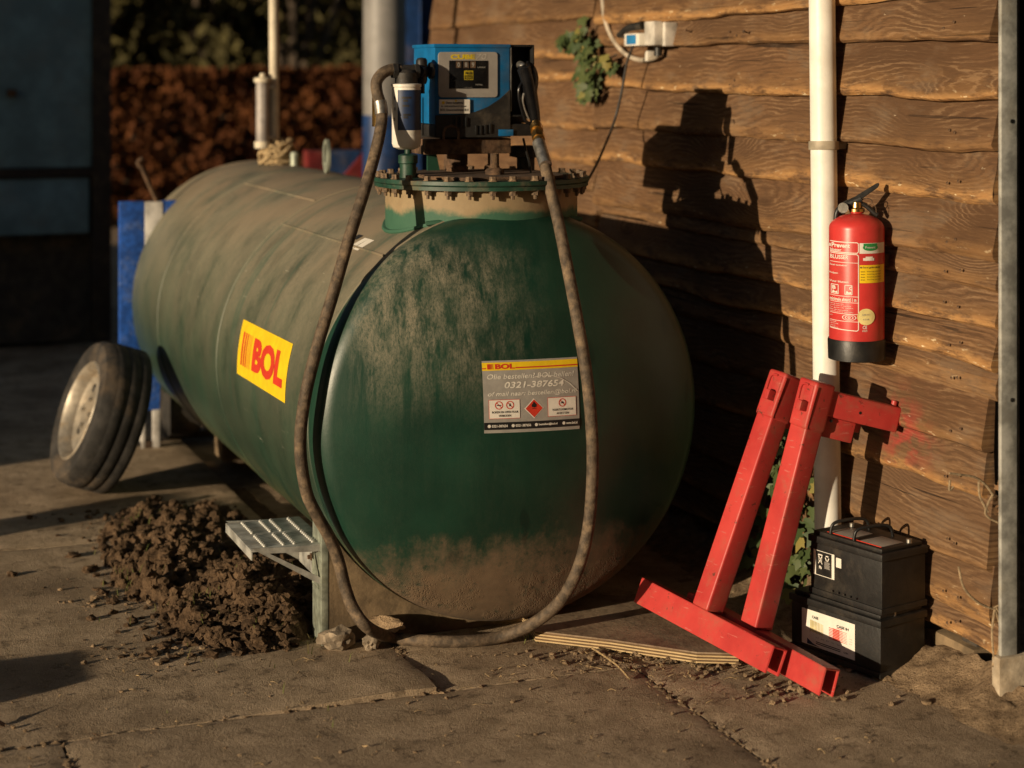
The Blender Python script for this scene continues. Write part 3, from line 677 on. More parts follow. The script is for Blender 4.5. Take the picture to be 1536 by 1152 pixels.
where = ['at the left, nearer of two', 'at the left, further of two', 'behind the camera, nearest the sunny gap', 'behind the camera, second from the gap', 'behind the camera, third from the gap', 'straight behind the camera', 'behind the camera, just right of centre', 'behind the camera, further right', 'at the right rear corner', 'at the right beyond the barn', 'at the right, closest to the barn roof']
for i, (x, y, h) in enumerate(spots): blocker_conifer(x, y, h, 2.9, 300 + i, 'tall dark tree added out of frame to block sky light, ' + where[i])
# ------------------------------------------------------------------ the tank
TR = .636; TZ = .676; TL = 3.36
RC = 1.35; RK = .092; SF = .015
HH = RC - math.sqrt((RC - RK) ** 2 - (TR - RK) ** 2); RJ = (TR - RK) * RC / (RC - RK)
def dome(r):                          # how far the dished end stands out beyond the straight flange
    if r <= RJ: return HH - (RC - math.sqrt(RC * RC - r * r))
    return math.sqrt(max(0, RK * RK - (r - (TR - RK)) ** 2))
tank = thing('fuel_tank', (0, 1.9, 0), 'large dark green horizontal steel fuel tank, dusty on top, lying along the plank wall', 'fuel tank')
m = MB(); m.lathe([(TR, y) for y in (0, .5, 1.0, 1.5, 2.0, 2.5, 3.0, TL)], (0, 0, TZ), (0, 1, 0), 128); m.build('shell', 'tank', tank, smooth=30)
rr = [RJ * i / 14 for i in range(15)] + [RJ + (TR - RJ) * (1 - (1 - i / 12) ** 2) for i in range(1, 13)]
m = MB(); m.lathe([(r, -(dome(r) + SF)) for r in rr] + [(TR, -.001)], (0, 0, TZ), (0, 1, 0), 128); m.build('dished_end', 'head', tank, smooth=30)
m = MB(); m.lathe([(r, TL + dome(r) + SF) for r in rr] + [(TR, TL + .001)], (0, 0, TZ), (0, 1, 0), 96); m.build('dished_end', 'tank', tank, smooth=30)
def ring(y, r, wd=.006, up=.0035, name='weld_seam', mat='tank'):
    m = MB(); m.lathe([(r - .002, y - wd), (r + up * .7, y - wd * .5), (r + up, y), (r + up * .7, y + wd * .5), (r - .002, y + wd)], (0, 0, TZ), (0, 1, 0), 128); return m.build(name, mat, tank)
for y in (.0, 1.3, 2.5, TL): ring(y, TR)
a = R(52)
m = MB(); m.tube([(-math.cos(a) * (TR + .001), y, TZ + math.sin(a) * (TR + .001)) for y in (.02, .4, .9, 1.28)], .004, 6, 3); m.build('weld_seam', 'tank', tank)
a = R(66)
m = MB(); m.tube([(-math.cos(a) * (TR + .001), y, TZ + math.sin(a) * (TR + .001)) for y in (1.32, 1.7, 2.1, 2.48)], .004, 6, 3); m.build('weld_seam', 'tank', tank)
# saddles
def saddle(y0, y1):
    m = MB(); pts = [(-.575, 0), (.26, 0)] + [((TR + .004) * math.sin(t), TZ - (TR + .004) * math.cos(t)) for t in [R(60) - R(120) * i / 30 for i in range(31)] if -.57 < TR * math.sin(t) < .26] + [(-.575, .40)]
    m.prism(pts, lambda u, v, h: (u, h, v), y0, y1, .003); return m
saddle(.06, .075).build('saddle', 'saddle', tank)
m = MB(); m.box((-.578, .058, 0), (-.556, .165, .40), .003); m.build('saddle_flange', 'galv_post', tank)
saddle(.15, .163).build('saddle', 'saddle', tank)
m = MB(); m.box((-.30, 2.75, 0), (.30, 2.92, TZ - math.sqrt(TR * TR - .09) + .05), .004); m.build('saddle', 'saddle', tank)
# manhole
MX, MY = 0, .227
NR = .310; FR = .345
FZ = 1.402
fz0 = at(722, 283, y=MY - FR).z; 
m = MB(); m.lathe([(NR, 1.12), (NR, FZ - .03)], (MX, MY, 0), n=72); m.build('manhole_neck', 'neck', tank)
m = MB()                              # weld where the neck meets the shell
pts = []
for i in range(73):
    t = 2 * PI * i / 72; x = (NR + .003) * math.cos(t); pts.append((MX + x, MY + (NR + .003) * math.sin(t), TZ + math.sqrt(TR * TR - x * x) + .003))
pts = [p for p in pts if p[1] > -.012]
m.tube(pts, .008, 6, 2); m.build('weld_seam', 'neck', tank)
m = MB(); m.lathe([(0, FZ - .028), (FR, FZ - .028), (FR, FZ - .016), (0, FZ - .016)], (MX, MY, 0), n=72); m.build('flange', 'flange', tank)
m = MB(); m.lathe([(0, FZ - .014), (FR + .002, FZ - .014), (FR + .004, FZ - .011), (FR + .002, FZ), (FR - .07, FZ + .002), (0, FZ + .004)], (MX, MY, 0), n=72); m.build('cover_plate', 'flange', tank)
m = MB(); m.prism([(-.15, -.28), (.14, -.29), (.22, -.2), (.22, .2), (-.22, .2), (-.235, -.16)], lambda u, v, h: (MX + u, MY + v, h), FZ + .002, FZ + .012, .003); m.build('cover_stiffener', 'rust', tank)
m = MB(); br = .0115
m.lathe([(0, .015), (br, .015), (br, .003), (br * 1.3, .0025), (br * 1.3, 0), (.006, 0), (.006, -.029), (br * 1.25, -.029), (br * 1.25, -.032), (br, -.033), (br, -.044), (.006, -.044), (.0055, -.056), (0, -.056)], (0, 0, 0), n=6)
b0 = None; NB = 30
for i in range(NB):
    t = 2 * PI * (i + .3 + random.uniform(-.08, .08)) / NB; loc = (MX + (FR - .016) * math.cos(t), MY + (FR - .016) * math.sin(t), FZ + .001)
    if b0 is None: b0 = m.build('bolt', 'bolt', tank, smooth=30); b0.location = loc; b0.rotation_euler = (0, 0, t)
    else: again(b0, loc, rot=(random.uniform(-.04, .04), random.uniform(-.04, .04), t + (i * 1.7) % 1))
# pipe stubs in front of the neck, on the shell
def stub(px, py, y, r, top, mat, capr, capmat):
    p = at(px, py, y=y); z0 = TZ + math.sqrt(TR * TR - p.x ** 2) - .02; zt = at(px, top, y=y).z
    m = MB(); m.lathe([(r, z0), (r, zt - .025), (r * 1.05, zt - .023)], (p.x, y, 0), n=24); o = m.build('pipe_stub', 'flange', tank)
    m = MB(); m.lathe([(r * .98, zt - .024), (capr, zt - .022), (capr, zt - .002), (capr * .9, zt), (0, zt)], (p.x, y, 0), n=20); m.build('cap', capmat, o)
    return p, zt
p, zt = stub(767, 322, -.05, .0175, 284, 'flange', .020, 'brass')
p, zt = stub(784, 326, -.055, .0155, 297, 'flange', .019, 'flange')
m = MB(); m.lathe([(0, zt), (.007, zt), (.007, zt + .014), (0, zt + .014)], (p.x, -.055, 0), n=6); m.rod((p.x - .02, -.055, zt + .004), (p.x + .022, -.055, zt + .003), .0035); m.build('stopcock', 'steel', tank)
# lifting lug on the ridge
ly = at(490, 262, x=0).y
def lug(y):
    m = MB(); bmx = bmesh.new(); n = 20; zz = TZ + TR
    out = [(-.022, 0)] + [(.022 * -math.cos(PI * i / n), .118 + .024 * math.sin(PI * i / n)) for i in range(n + 1)] + [(.022, 0)]
    hole = [(.010 * math.cos(2 * PI * i / 24), .095 + .026 * math.sin(2 * PI * i / 24)) for i in range(24)]
    # two halves with the hole between them
    vs = []; fs = []
    k = 40
    o2 = []
    for i in range(k):
        t = 2 * PI * i / k; u, v = math.cos(t), math.sin(t)
        # outer outline as a stadium-like oval standing on the shell
        ou = .026 * u; ov = .075 + .072 * v
        o2.append((ou, max(-.006, ov)))
    for h in (-.006, .006):
        for (u, v) in o2: vs.append((h, y + u * 1.7, zz + v))
        for i in range(k):
            t = 2 * PI * i / k; vs.append((h, y + .019 * math.cos(t), zz + .088 + .040 * math.sin(t)))
    for i in range(k):
        j = (i + 1) % k; A = lambda q: q; B_ = 2 * k
        fs += [(i, j, k + j, k + i), (B_ + i, B_ + k + i, B_ + k + j, B_ + j), (i, B_ + i, B_ + j, j), (k + i, k + j, B_ + k + j, B_ + k + i)]
    m.add(vs, fs); m.build('lifting_lug', 'galv_post', tank)
lug(ly)
# ---- print on the tank
def on_head(d):
    def f(u, v):
        r = math.hypot(u, v - TZ); return Vector((u, -(dome(r) + SF) - d, v))
    return f
# information plate on the dished end
def head_uv(px, py):
    y = -.22
    for _ in range(6):
        p = at(px, py, y=y); y = -(dome(math.hypot(p.x, p.z - TZ)) + SF)
    return p.x, p.z
c00 = head_uv(726, 650); c10 = head_uv(869, 643); c01 = head_uv(722, 541.5); c11 = head_uv(865, 535)
def pl(d):                              # u, v in 0..1 over the plate
    g = on_head(d)
    def f(u, v):
        a = [(c00[i] * (1 - u) + c10[i] * u) * (1 - v) + (c01[i] * (1 - u) + c11[i] * u) * v for i in (0, 1)]
        return g(*a)
    return f
ps = MB(); patch(ps, 0, 0, 1, 1, pl(.0015), 16, 12); plate = ps.build('information_sticker', 'lab_grey', tank)
def pr(mat, name, fill, d=.0022, parent=plate):
    m = MB(); fill(m); o = m.build(name, mat, parent, smooth=0); return o
f1 = pl(.0022); f2 = pl(.0028); f3 = pl(.0034)
AS = .30 / .21                          # plate is about this much wider than tall
pr('yellow', 'yellow_band', lambda m: patch(m, 0, .865, 1, .975, f1, 12, 2))
def redl(m):
    patch(m, 0, .888, .035, .903, f2, 1, 1); patch(m, .335, .888, 1, .905, f2, 10, 1)
    for i, wd in enumerate((.011, .010, .008, .006, .004)):
        x = .05 + i * .0135; poly(m, [(x, .883), (x + wd, .883), (x + wd, .955), (x, .955)], f2)
    letters(m, 'BOL', .128, .883, .328, .955, f2, .045)
pr('red_ink', 'lettering', redl)
def greyl(m):
    letters(m, 'Olie bestellen? BOL bellen!', .045, .745, .955, .815, f1, .012, .22)
    letters(m, '0321-387654', .215, .615, .84, .705, f1, .022, .2)
    letters(m, 'of mail naar: bestellen@bol.nl', .045, .495, .98, .575, f1, .012, .22)
pr('lab_white', 'lettering', greyl)
def rub(m):                              # arc the hose has rubbed across it
    pts = [(.52, .755), (.62, .775), (.72, .765), (.82, .715), (.90, .645), (.985, .53)]
    for a, b in zip(pts, pts[1:]): seg(m, a, b, .007, f3)
pr('lab_white', 'rub_mark', rub)
for a_, b_ in ((.050, .365), (.655, .965)):
    pr('red_ink', 'warning_border', lambda m: patch(m, a_, .198, b_, .462, f1, 6, 4)); pr('white_label', 'warning_panel', lambda m: patch(m, a_ + .004, .204, b_ - .004, .456, f2, 6, 4))
pr('white_label', 'warning_panel', lambda m: poly(m, [(.51, .185), (.612, .325), (.51, .465), (.408, .325)], f1))
for cx in (.150, .262, .812):
    def ban(m): disc(m, cx, .385, .040, f3, 24, .032, AS); seg(m, (cx - .024, .385 + .034), (cx + .024, .385 - .034), .008, f3)
    pr('red_ink', 'warning_symbol', ban)
pr('red_ink', 'warning_symbol', lambda m: poly(m, [(.51, .20), (.600, .325), (.51, .45), (.42, .325)], f2))
def bsym(m):
    letters(m, 'ROKEN EN OPEN VUUR', .08, .275, .345, .305, f3, .015); letters(m, 'VERBODEN', .145, .225, .27, .255, f3, .015)
    letters(m, 'VOERTUIGMOTOR', .70, .275, .93, .305, f3, .015); letters(m, 'AFZETTEN', .745, .225, .88, .255, f3, .015)
    poly(m, [(.487, .345), (.484, .375), (.498, .395), (.506, .42), (.519, .398), (.535, .376), (.531, .347), (.51, .338)], f3)
    seg(m, (.49, .325), (.53, .325), .007, f3)
    seg(m, (.128, .385), (.172, .385), .012, f3); poly(m, [(.25, .37), (.262, .415), (.274, .37)], f3); poly(m, [(.79, .375), (.812, .405), (.834, .375)], f3)
    patch(m, 0, .045, 1, .148, f1, 12, 2)
pr('black_ink', 'black_print', bsym)
def foot(m):
    for s_, u0, u1 in (('0321-387654', .075, .235), ('0321-387656', .315, .475), ('bestellen@bol.nl', .555, .755), ('www.bol.nl', .85, .975)):
        letters(m, s_, u0, .078, u1, .115, f2, .03); disc(m, u0 - .025, .097, .016, f2, 16, None, AS)
pr('ink_white', 'lettering', foot)
# yellow company sticker on the shell
def shell_uv(px, py, Rr=TR):
    r = ray(px, py); a = r.x ** 2 + r.z ** 2; b = CAM.x * r.x + (CAM.z - TZ) * r.z; c = CAM.x ** 2 + (CAM.z - TZ) ** 2 - Rr * Rr
    k = (-b - math.sqrt(b * b - a * c)) / a; p = CAM + r * k
    return p.y, math.atan2(p.z - TZ, -p.x)
s01 = shell_uv(366, 479); s11 = shell_uv(440, 516); s10 = shell_uv(428, 605); s00 = shell_uv(356, 560)
def sh_fn(d, A=(s00, s10, s01, s11)):
    def f(u, v):
        y, t = [(A[0][i] * (1 - u) + A[1][i] * u) * (1 - v) + (A[2][i] * (1 - u) + A[3][i] * u) * v for i in (0, 1)]
        return Vector((-(TR + d) * math.cos(t), y, TZ + (TR + d) * math.sin(t)))
    return f
m = MB(); patch(m, 0, 0, 1, 1, sh_fn(.0012), 4, 24); st = m.build('company_sticker', 'yellow', tank)
f1 = sh_fn(.0020)
def bars(m, lo, hi, spec):
    for x, wd in spec: patch(m, x, lo, x + wd, hi, f1, 1, 16)
m = MB(); bars(m, .20, .80, ((.075, .030), (.125, .026), (.170, .020))); letters(m, 'BOL', .315, .20, .93, .80, f1, .055, 0, 14); m.build('lettering', 'red_ink', st, smooth=0)
m = MB(); bars(m, .20, .80, ((.21, .014), (.243, .010), (.27, .006))); m.build('stripe', 'orange_ink', st, smooth=0)
# two white sticker strips higher on the shell, half behind the hose
def strip(p, q, wd, name, mat):
    a = shell_uv(*p); b = shell_uv(*q)
    def f(u, v):
        y = a[0] + (b[0] - a[0]) * u + wd * v; t = a[1] + (b[1] - a[1]) * u
        return Vector((-(TR + .0014) * math.cos(t), y, TZ + (TR + .0014) * math.sin(t)))
    m = MB(); patch(m, 0, -.5, 1, .5, f, 10, 2); return m.build(name, mat, tank)
strip((533, 375), (558, 360), .055, 'sticker_strip', 'ink_white'); strip((526, 372), (551, 358), .045, 'sticker_strip', 'ink_white'); strip((531, 359), (542, 353), .05, 'sticker_strip', 'black_ink')
# ------------------------------------------------------------------ the dispenser on the manhole
DF = .17; DB = .385
disp = thing('fuel_dispenser', (0, .23, FZ), 'bright blue box shaped diesel dispenser with black hose and nozzle bolted on the tank manhole', 'fuel dispenser')
F = lambda px, py, y=DF: at(px, py, y=y)
xl = F(652, 100).x; xm = F(765, 100).x; xr = F(802, 100).x; zt = F(700, 66).z; zb = F(700, 205).z; zk = F(700, 172).z
m = MB(); m.box((xl, DF, zk - .03), (xm, DB, zt - .006), .006); m.build('cabinet', 'blue', disp)
m = MB(); m.box((xl - .004, DF - .004, zt - .012), (xm + .002, DB + .005, zt), .004); m.build('cabinet_lid', 'blue', disp)
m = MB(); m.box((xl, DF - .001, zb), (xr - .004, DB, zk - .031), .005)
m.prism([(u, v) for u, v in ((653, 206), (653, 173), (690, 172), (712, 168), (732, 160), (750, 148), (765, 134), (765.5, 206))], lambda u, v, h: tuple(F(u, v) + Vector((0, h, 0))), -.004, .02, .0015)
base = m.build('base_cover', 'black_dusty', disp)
def slots(lst, name='vent_slot'):
    m = MB()
    for u, v, hh in lst:
        a = F(u - 1.6, v + hh, DF - .004); b = F(u + 1.6, v - hh, DF - .004); m.box((a.x, DF - .009, a.z), (b.x, DF - .003, b.z), .0018)
    return m.build(name, 'black', base)
for u, v in ((683, 183), (691, 183), (699, 183), (714, 195), (721, 195), (728, 194), (735, 193)): slots([(u, v, 7)])
m = MB(); a = F(747, 204); b = F(769, 194); m.box((a.x, DF - .0065, a.z), (b.x, DF - .004, b.z), .001); m.build('blue_tab', 'blue', base)
# nozzle holster: an open recess at the right
m = MB(); m.box((xm + .001, DF + .06, zk - .03), (xr - .003, DB, zt - .002), .003); m.box((xr - .006, DF + .002, zk - .005), (xr, DB - .02, zt - .001), .002); m.box((xm + .001, DF + .002, zt - .008), (xr - .006, DF + .06, zt - .001), .0015); m.box((xm + .001, DF + .0, zk - .008), (xr - .006, DF + .06, zk - .002), .0015); m.build('holster', 'black', disp)
m = MB(); a = F(765.8, 167); m.box((a.x, DF - .002, a.z), (a.x + .0035, DF + .003, zt - .01), .001); m.build('holster_edge', 'steel', disp)
# face panel
def fp(d): return lambda u, v: F(u, v) + Vector((0, -d, 0))
m = MB(); r_ = 5; u0, v0, u1, v1 = 657, 146, 746, 78
pts = [(cx + r_ * math.cos(a_), cy_ + r_ * math.sin(a_)) for cx, cy_, s_ in ((u1 - r_, v0 - r_, 0), (u0 + r_, v0 - r_, 90), (u0 + r_, v1 + r_, 180), (u1 - r_, v1 + r_, 270)) for a_ in [R(s_ + 15 * k) for k in range(7)]]
m.prism(pts, lambda u, v, h: tuple(F(u, v) + Vector((0, h, 0))), -.004, .002, .001); face = m.build('face_panel', 'grey_panel', disp)
m = MB(); a = F(673, 133); b = F(731, 91); m.box((a.x, DF - .0055, a.z), (b.x, DF - .003, b.z), .0008); m.build('screen', 'screen', face)
g1, g2, g3 = fp(.0062), fp(.0068), fp(.0046)
m = MB(); letters(m, 'CUBE', 675, 89, 712, 81.5, g3, .05); m.build('lettering', 'dim_yellow', face, smooth=0)
m = MB(); letters(m, '70', 713, 89, 729, 80.8, g3, .0, .2); m.build('lettering', 'jbox', face, smooth=0)
m = MB()
for u in (683, 694, 704.5): poly(m, [(u, 102), (u + 8, 102), (u + 8, 92), (u, 92)], g1)
m.build('counter_window', 'rust', face, smooth=0)
m = MB()
for u, s_ in ((685, '0'), (696, '8'), (706.5, '9')): letters(m, s_, u, 100.5, u + 4, 93.5, g2, .03)
letters(m, 'LITERS', 715.5, 102, 727, 100, g1, .02); letters(m, 'TOTAL', 712, 128, 723, 126, g1, .02); letters(m, 'made in Italy', 695, 131.7, 708, 130.6, g1)
for i in range(3): patch(m, 670, 140 + i * 1.6, 732, 140.4 + i * 1.6, g3)
m.build('lettering', 'lab_grey', face, smooth=0)
m = MB(); poly(m, [(696, 113), (708, 113), (708, 107), (696, 107)], g1); 
for a_, b_ in (((695.5, 106), (708.5, 106)), ((708.5, 106), (708.5, 119.5)), ((708.5, 119.5), (695.5, 119.5)), ((695.5, 119.5), (695.5, 106)), ((697, 115.2), (707, 115.2)), ((697, 117), (707, 117))): seg(m, a_, b_, .6, g1)
m.build('emblem', 'dim_yellow', face, smooth=0)
m = MB(); letters(m, 'PIUSI', 697, 112, 707.2, 108, g2, .04); m.build('lettering', 'black_ink', face, smooth=0)
m = MB(); a = F(658.5, 170.5); b = F(704, 149); m.box((a.x, DF - .0055, a.z), (b.x, DF - .0005, b.z)); ins = m.build('installer_sticker', 'white_label', disp)
g1 = fp(.0062)
m = MB(); letters(m, 'Deze installatie', 668, 155.8, 694, 152.4, g1, .02); letters(m, 'is geïnstalleerd door', 661, 161.3, 699, 157.7, g1, .02); letters(m, 'BOL Smeermiddelen B.V.', 659.5, 166.4, 702.5, 163, g1, .02); m.build('lettering', 'black_ink', ins, smooth=0)
m = MB(); disc(m, 664, 154, 2.4, g1, 14); disc(m, 683, 151.2, 1.6, g1, 12); m.build('yellow_mark', 'yellow', ins, smooth=0)
# foot: rusty channel, posts, bow handle
m = MB(); a = F(636, 232, .20); b = F(765, 206, .20); m.box((a.x, .19, a.z), (b.x, .40, b.z - .002), .004); m.build('foot_channel', 'rust', disp)
def post(px, y, r0, r1, top=232, mat='rust'):
    p = at(px, 250, y=y); zz = at(px, top, y=y).z + .004
    m = MB(); m.lathe([(r1, FZ + .003), (r1, FZ + .025), (r1 * .85, FZ + .03), (r0, FZ + .034), (r0, zz)], (p.x, y, 0), n=20); return m.build('foot_post', mat, disp)
post(742, .09, .014, .030); post(686, .32, .034, .036, 232, 'rust'); post(738, .30, .014, .026)
m = MB(); yb = .165
m.tube([F(665.5, 209, yb), F(665.5, 199, yb), F(669, 191.5, yb), F(677, 188.5, yb), F(684.5, 192, yb), F(687.5, 200, yb), F(687.5, 210, yb)], .0045, 8, 5); m.build('bow_handle', 'rust', disp)
# pump housing behind the cabinet
m = MB(); m.prism([(-.03, 0), (.16, 0), (.16, .17), (.10, .215), (-.03, .215)], lambda u, v, h: (h, .52 + u * 1.6, 1.475 + v), -.06, .13, .006); m.build('pump_housing', 'black_dusty', disp)
m = MB(); m.rod((.04, DB - .01, 1.56), (.04, .50, 1.56), .028, n=18); m.build('pump_flange', 'steel', disp)
m = MB(); m.box((0, .54, FZ - .1), (.06, .60, 1.48), .004); m.build('pump_leg', 'rust', disp)
# round threaded stubs standing on the cover
m = MB(); p = at(612, 262, y=.20)
m.lathe([(.026, FZ), (.026, FZ + .045), (.031, FZ + .048), (.031, FZ + .072), (.024, FZ + .076), (.011, FZ + .078), (.011, FZ + .11)], (p.x, .20, 0), n=24); m.build('threaded_stub', 'flange', disp)
m = MB(); p = at(786, 255, y=.30); m.lathe([(.03, FZ), (.03, FZ + .05), (.055, FZ + .055), (.055, FZ + .085), (.05, FZ + .09), (0, FZ + .092)], (p.x + .03, .36, 0), n=24); m.build('filler_cap', 'black_dusty', disp)
m = MB(); p = F(640, 250, .40); m.prism([(0, 0), (.045, 0), (.03, .07), (.0, .08)], lambda u, v, h: (p.x + u, h, FZ + v), .39, .40); m.build('bracket_tab', 'flange', disp)
# filter at the left
FY = .14
def fl(px, py): return at(px, py, y=FY)
fc = fl(609.5, 170); rf = (fl(631.5, 170).x - fl(587.5, 170).x) / 2 * .94
za, zb_, zc = fl(609, 131).z, fl(609, 222).z, fl(609, 99).z
fil = MB(); fil.lathe([(0, zb_ - .004), (rf * .55, zb_ - .004), (rf * .9, zb_ + .003), (rf, zb_ + .014), (rf, za - .004), (rf * .97, za), (rf * 1.05, za + .002), (rf * 1.05, za + .010), (rf * .8, za + .012)], (fc.x, FY, 0), n=48); fil = fil.build('filter', 'white_filter', disp)
m = MB(); m.lathe([(rf * .78, za + .008), (rf * .80, za + .045), (rf * .62, za + .055), (0, za + .056)], (fc.x, FY, 0), n=28)
m.rod((fc.x - rf * 1.0, FY, za + .052), (fc.x + rf * .9, FY, za + .050), .020, n=16); m.rod((fc.x + rf * .9, FY, za + .05), (xl + .01, FY + .09, za + .05), .018, n=14)
m.rod((fc.x - rf * 1.02, FY, za + .052), (fc.x - rf * .70, FY, za + .052), .026, n=6); m.rod((fc.x + rf * .55, FY, za + .05), (fc.x + rf * .85, FY, za + .05), .026, n=6)
m.build('filter_head', 'black_dusty', disp)
vx = fl(637, 100)
m = MB(); m.lathe([(.014, za + .01), (.018, za + .02), (.018, za + .085), (.013, za + .092), (0, za + .094)], (vx.x, FY + .03, 0), n=16); m.lathe([(0, 0), (.026, 0), (.028, .005), (.026, .010), (0, .010)], (vx.x + .026, FY + .03, za + .052), (1, 0, 0), 20); m.rod((vx.x, FY + .03, za + .052), (vx.x + .03, FY + .03, za + .052), .006, n=8); m.rod((vx.x, FY + .03, za + .02), (vx.x, FY + .03, za - .02), .010, n=12); m.build('shut_off_valve', 'black', disp)
cd = Vector((CAM.x - fc.x, CAM.y - FY)).normalized(); ca = math.atan2(cd.y, cd.x)
def on_fil(d):
    def f(u, v):
        a = ca + u; return Vector((fc.x + (rf + d) * math.cos(a), FY + (rf + d) * math.sin(a), v))
    return f
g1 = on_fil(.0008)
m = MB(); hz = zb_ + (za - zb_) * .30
patch(m, -.62, hz, 1.7, za - .008, g1, 28, 1)  # blue shade on the white filter, painted as a navy patch
navy = m.build('filter_shade', 'navy', fil)
g2 = on_fil(.0013)
m = MB()
for a_, b_, q in ((-.32, .34, .76), (-.22, .10, .69), (-.26, .20, .57), (-.20, .30, .36), (-.20, .12, .30)):
    patch(m, a_, hz + (za - hz) * (q - .025), b_, hz + (za - hz) * (q + .025), g2, 8, 1)
for a_, q in ((-.95, .80), (-.92, .62), (-.95, .45)): patch(m, a_, zb_ + (za - zb_) * q, a_ + .09, zb_ + (za - zb_) * (q + .05), g2, 3, 1)
m.build('print_line', 'black_ink', fil, smooth=0)
# small sight glass / tag behind the hose elbow
m = MB(); p = at(562, 160, y=.22); m.box((p.x - .008, .215, at(562, 190, y=.22).z), (p.x + .008, .225, at(562, 132, y=.22).z), .003); m.build('hose_tag', 'brass', disp)
# hose
hp = [(600, 104.5, .14), (588, 104, .14), (574, 110, .135), (565, 123, .13), (566, 140, .12), (571, 158, .11), (572, 185, .09), (564, 225, .05), (547, 285, .0), (523, 360, -.04), (500, 440, -.06), (476, 520, -.075), (457, 600, -.085), (450.5, 670, -.075), (459, 735, -.075), (475, 772, -.07), (494, 806, -.06), (508, 842, -.06), (518, 882, -.075), (531, 915, -.10), (553, 942, -.125)]
hose_pts = [at(u, v, y=y) for u, v, y in hp] + [at(u, v, z=z) for u, v, z in ((588, 956, .020), (640, 961.5, .019), (700, 962, .019), (752, 955, .026))] + [at(u, v, y=y) for u, v, y in ((800, 935, -.20), (840, 902, -.27), (866, 856, -.325), (882, 795, -.35), (888.5, 720, -.36), (888, 650, -.36), (881, 570, -.34), (868, 490, -.295), (853, 410, -.225), (838, 335, -.145), (826, 285, -.105), (816, 240, -.06))]
m = MB(); m.tube(hose_pts, .0183, 14, 7); hose = m.build('hose', 'rubber', disp, smooth=60)
Q = m.path
def ferrule(i0, i1, rr, name, mat):
    m = MB(); m.tube(Q[i0:i1:max(1, (i1 - i0) // 4)], rr, 16, 3); m.build(name, mat, disp)
ferrule(33, 41, .0205, 'hose_ferrule', 'steel')
# nozzle hanging in the holster
NY = .13
n_ = lambda px, py, y=NY: at(px, py, y=y)
m = MB()
e0, e1 = hose_pts[-1], n_(808, 214, .0)
m = MB(); m.tube([e0 - (e1 - e0) * .3, e0, e1], .0205, 16, 4); m.build('hose_end', 'steel', disp)
noz = None
m = MB(); m.tube([n_(808, 214, .0), n_(806.5, 204, .03), n_(804, 186, .10)], .016, 16, 4)
m.rod(n_(808, 209, .014), n_(806.8, 202, .04), .0215, n=6); m.rod(n_(805.5, 197, .055), n_(804.6, 190, .085), .0205, n=16); m.build('brass_swivel', 'brass', disp)
m = MB(); sp = [n_(804, 190), n_(801, 168), n_(797, 148), n_(793, 126), n_(788, 108), n_(784, 97)]
wid = lambda t: .85 + .5 * math.sin(min(1, t * 1.5) * PI * .5) - (.35 if t > .92 else 0)
m.tube(sp, .0175, 16, 8, rf=wid)
m.tube([n_(796, 140), n_(799, 118), n_(796, 104), n_(788, 96)], .019, 14, 6, rf=lambda t: 1.05 - .35 * t * t)
noz = m.build('nozzle', 'black_gloss', disp, smooth=60)
m = MB(); m.tube([n_(800, 186), n_(789, 182), n_(783, 165), n_(779, 148), n_(779, 132), n_(785, 122)], .0055, 10, 6); m.build('trigger_guard', 'black_gloss', noz)
m = MB(); m.tube([n_(793, 178), n_(787, 164), n_(784, 150), n_(786, 140)], .0048, 8, 5); m.build('trigger', 'steel', noz)
m = MB(); m.tube([n_(789, 108), n_(784, 99), n_(780, 97, .17), n_(777, 100, .22)], .012, 12, 5); m.build('spout', 'steel', noz)
# thin lead from the foot down on to the cover
m = MB(); m.tube([F(785, 208, .25), F(789, 225, .22), F(794, 244, .18), F(797, 262, .12)], .004, 8, 5); m.build('earth_lead', 'black', disp)

# ------------------------------------------------------------------ vent pole, rope, gauge tube on the tank ridge
vy = at(412, 248, x=0).y; vz = TZ + TR
vx = at(412, 240, y=vy).x
vp = thing('vent_pipe', (vx, vy, vz), 'tall ivory vent pipe rising from the far end of the tank', 'pipe')
m = MB(); rp = .023; m.rod((vx, vy, vz - .02), (at(405 + 8, 0, y=vy).x - .012, vy, 2.75), rp, n=20); m.build('riser', 'pale_pole', vp)
m = MB(); p0 = at(394, 222, y=vy - .02); p1 = at(392, 117, y=vy - .02); rg = .031
m.lathe([(rg, p0.z + .03), (rg, p1.z - .02)], (p0.x, vy - .02, 0), n=24); gt = m.build('gauge_tube', 'gauge', vp)
m = MB(); m.lathe([(0, p0.z), (rg * 1.2, p0.z), (rg * 1.25, p0.z + .03), (0, p0.z + .03)], (p0.x, vy - .02, 0), n=24); m.build('tube_end', 'pale_pole', gt)
m = MB(); m.lathe([(0, p1.z - .02), (rg * 1.3, p1.z - .02), (rg * 1.3, p1.z), (rg * .5, p1.z + .004), (rg * .4, p1.z + .022), (0, p1.z + .024)], (p0.x, vy - .02, 0), n=24); m.build('tube_end', 'pale_pole', gt)
m = MB(); m.box((p0.x, vy - .03, p1.z - .05), (vx, vy + .0, p1.z - .03), .003); m.box((p0.x, vy - .03, p0.z + .04), (vx, vy + .0, p0.z + .06), .003); m.build('clamp', 'galv', vp)
m = MB(); c = at(418, 234, y=vy - .03); rnd = random.Random(3)
for i in range(34):
    a = rnd.uniform(0, 6.28); rr_ = rnd.uniform(.04, .085); e = rnd.uniform(-.045, .05)
    pts = [(c.x + rr_ * math.cos(a + t * .9) * 1.0, vy - .01 + rr_ * .7 * math.sin(a + t * .9), c.z + e + .03 * math.sin(t * 2 + i)) for t in range(4)]
    m.tube(pts, .0095, 6, 4)
